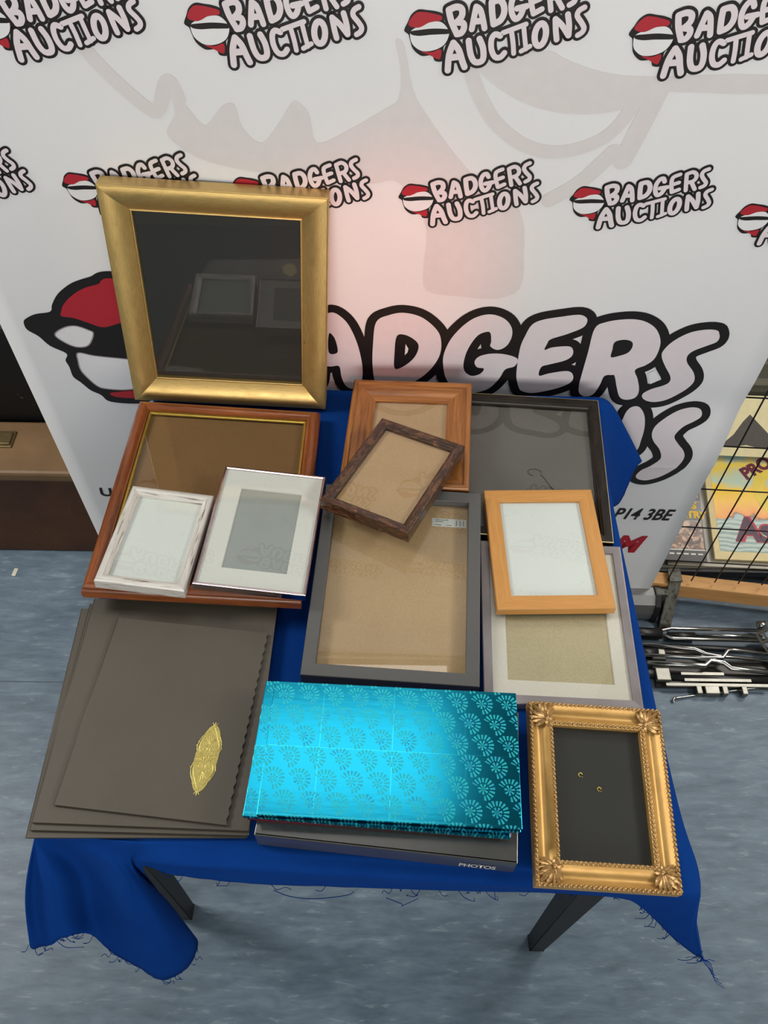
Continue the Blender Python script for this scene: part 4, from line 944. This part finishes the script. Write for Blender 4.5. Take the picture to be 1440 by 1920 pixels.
# magazine
mg = empty('magazine', 'black magazine with yellow heading lying between banner and record sleeve', 'magazine', lying(.706, 1.262, .116, -2, 12))
bm = rect_prism(.190, .260, 0, .005); obj('magazine_cover', bm, plain('black_cover', (40, 34, 30), .3, var=.2, scale=30, coat=.3), mg)
YEL = plain('yellow_ink_text', (236, 190, 30), .4); PHOTO = NT('printed_photo'); _f = PHOTO.noise(PHOTO.coord('Object', (1, 1, 1)), 55, 4, .6, .6); PHOTO.base(PHOTO.ramp(_f, [(.36, lin((44, 32, 28))), (.50, lin((120, 84, 66))), (.60, lin((216, 178, 140))), (.72, lin((60, 70, 90)))])); PHOTO = PHOTO.set(.3, 0, .5, .3)
bm = rect_prism(.182, .075, .005, .0054, 0, -.060); obj('cover_photo', bm, PHOTO, mg)
bm = rect_prism(.182, .030, .005, .0054, 0, .055); obj('cover_photo', bm, PHOTO, mg)
flat_text('TWINS', .021, .000, .012, .0056, YEL, mg, 'cover_heading', .05)
flat_text('COUNTRY', .021, -.022, -.014, .0056, YEL, mg, 'cover_heading', .05)
WHT = plain('white_cover_ink', (220, 216, 206), .4)
bm = bmesh.new(); bx(bm, (.01, -.100, .0055), (.165, .003, .0004)); bx(bm, (.01, .033, .0055), (.165, .0016, .0004)); bx(bm, (.01, -.021, .0055), (.165, .0012, .0004)); obj('cover_rule', bm, WHT, mg)
bm = bmesh.new()
for k in range(9): bx(bm, (-.06 + k * .0175, -.111, .0055), (.012, .004, .0004))
obj('cover_small_print', bm, WHT, mg)
# grey sleeve under them, cream sleeve with dark peak behind
s2 = empty('record_sleeve', 'plain grey-white sleeve under the magazine behind the mesh', 'record sleeve', lying(.860, 1.270, .1025, -2, 12), 'record sleeves on the rack')
obj('sleeve_card', rect_prism(.30, .29, 0, .005), plain('grey_white_card', (170, 164, 146), .35, var=.12, scale=25, coat=.3), s2)
s3 = empty('record_sleeve', 'cream sleeve with a dark triangular peak, propped at the back of the rack', 'record sleeve', lying(.905, 1.455, .235, -2, 48), 'record sleeves on the rack')
obj('sleeve_card', rect_prism(.31, .155, 0, .005), plain('pale_cream_card', (232, 220, 172), .5, var=.05), s3)
bm = bmesh.new(); pk = [(-.045, -.052), (-.015, -.022), (.005, .012), (.02, .03), (.04, .012), (.07, -.015), (.10, -.05), (.06, -.056), (.02, -.048), (-.02, -.055)]
a = [bm.verts.new((p[0], p[1], .0052)) for p in pk]; bm.faces.new(a)
obj('printed_peak', bm, plain('grey_brown_ink', (84, 78, 72), .5), s3)

# folded chrome stand lying on the floor
CHR = plain('bright_chrome', (176, 176, 172), .20, 1.0, .03, 30); STEEL = plain('grey_steel', (120, 118, 110), .35, .8, .15, 40)
ch = empty('folded_stand', 'bundle of folded chrome and black metal stands on the floor right of the table', 'folded stand', Matrix.Translation((.76, .90, 0)))
def crel(bm): bmesh.ops.translate(bm, verts=bm.verts, vec=(-.76, -.90, 0)); return bm
def ctube(pts, r, m, nm='tube'):
    bm = bmesh.new(); tube(bm, pts, r, 8); return obj(nm, crel(bm), m, ch)
ctube([(.60, .985, .020), (.66, .975, .020), (.70, .985, .020), (.93, .983, .020)], .0045, CHR)
ctube([(.66, .972, .020), (.70, .958, .020), (.94, .955, .020)], .0050, CHR)
ctube([(.76, .972, .012), (.92, .971, .012)], .0045, CHR)
ctube([(.58, .976, .016), (.675, .972, .016)], .014, BLACKP, 'grip')
ctube([(.69, .968, .014), (.755, .968, .014)], .010, BLACKP, 'grip')
ctube([(.60, .938, .030), (.74, .925, .032), (.765, .912, .032), (.79, .908, .030), (.95, .900, .020)], .0050, CHR)
ctube([(.60, .905, .036), (.76, .900, .036), (.80, .900, .038), (.815, .918, .038), (.83, .922, .036), (.95, .912, .026)], .0045, CHR)
ctube([(.62, .886, .034), (.755, .880, .034), (.77, .894, .034), (.80, .890, .034), (.815, .876, .032), (.95, .868, .020)], .0065, CHR)
ctube([(.62, .928, .014), (.76, .922, .014)], .006, STEEL)
ctube([(.60, .945, .008), (.95, .934, .008)], .007, BLACKP)
ctube([(.64, .862, .010), (.94, .856, .010)], .010, BLACKP)
for y_, x0, x1 in ((.866, .70, .80), (.850, .705, .86), (.838, .66, .90)):
    bm = bmesh.new(); bx(bm, ((x0 + x1) / 2, y_, .020), (x1 - x0, .007, .003)); obj('flat_bar', crel(bm), STEEL, ch)
bm = bmesh.new(); bx(bm, (.78, .872, .006), (.28, .070, .008)); obj('base_plate', crel(bm), plain('dark_steel', (52, 50, 46), .4, .5, .1), ch)
for x0 in (.735, .765, .795, .84):
    bm = bmesh.new(); bx(bm, (x0, .828, .012), (.014 if x0 != .765 else .034, .024, .018), bevel=.002); obj('catch', crel(bm), STEEL, ch)
for y_, z_ in ((.860, .024), (.915, .020)):
    bm = bmesh.new(); bx(bm, (.655, y_, z_), (.034, .032, .012), bevel=.002); obj('bracket', crel(bm), STEEL, ch)
ctube([(.60, .920, .016), (.655, .920, .016)], .016, BLACKP, 'wheel_hub')
ctube([(.60, .868, .014), (.645, .868, .014)], .014, BLACKP, 'wheel_hub')
# slotted grey foot plate
bm = bmesh.new(); a_ = radians(-80)
RP = Matrix.Rotation(radians(-72), 3, 'Z') @ Matrix.Rotation(radians(28), 3, 'X')
oP = Vector((.945, .905, .046))
for k in range(5): bx(bm, oP + RP @ Vector((0, -.030 + .015 * k, 0)), (.150, .005, .005), RP)
for k in range(7): bx(bm, oP + RP @ Vector((-.072 + .024 * k, 0, 0)), (.005, .064, .006), RP)
obj('slotted_plate', crel(bm), plain('grey_casting', (92, 90, 80), .6, .3, .2, 80), ch)
ctube([(.905, .992, .030), (.925, .990, .036)], .009, CHR, 'end_knob')
bm = bmesh.new(); tube(bm, catmull([(.676, .802, .004), (.674, .806, .006), (.678, .810, .007), (.69, .812, .006), (.78, .826, .006), (.90, .842, .006)], 5), .0028, 8)
o = obj('metal_rod', bm, CHR); tag(o, 'thin bright metal rod with hooked end lying in front of the folded stands', 'metal rod')
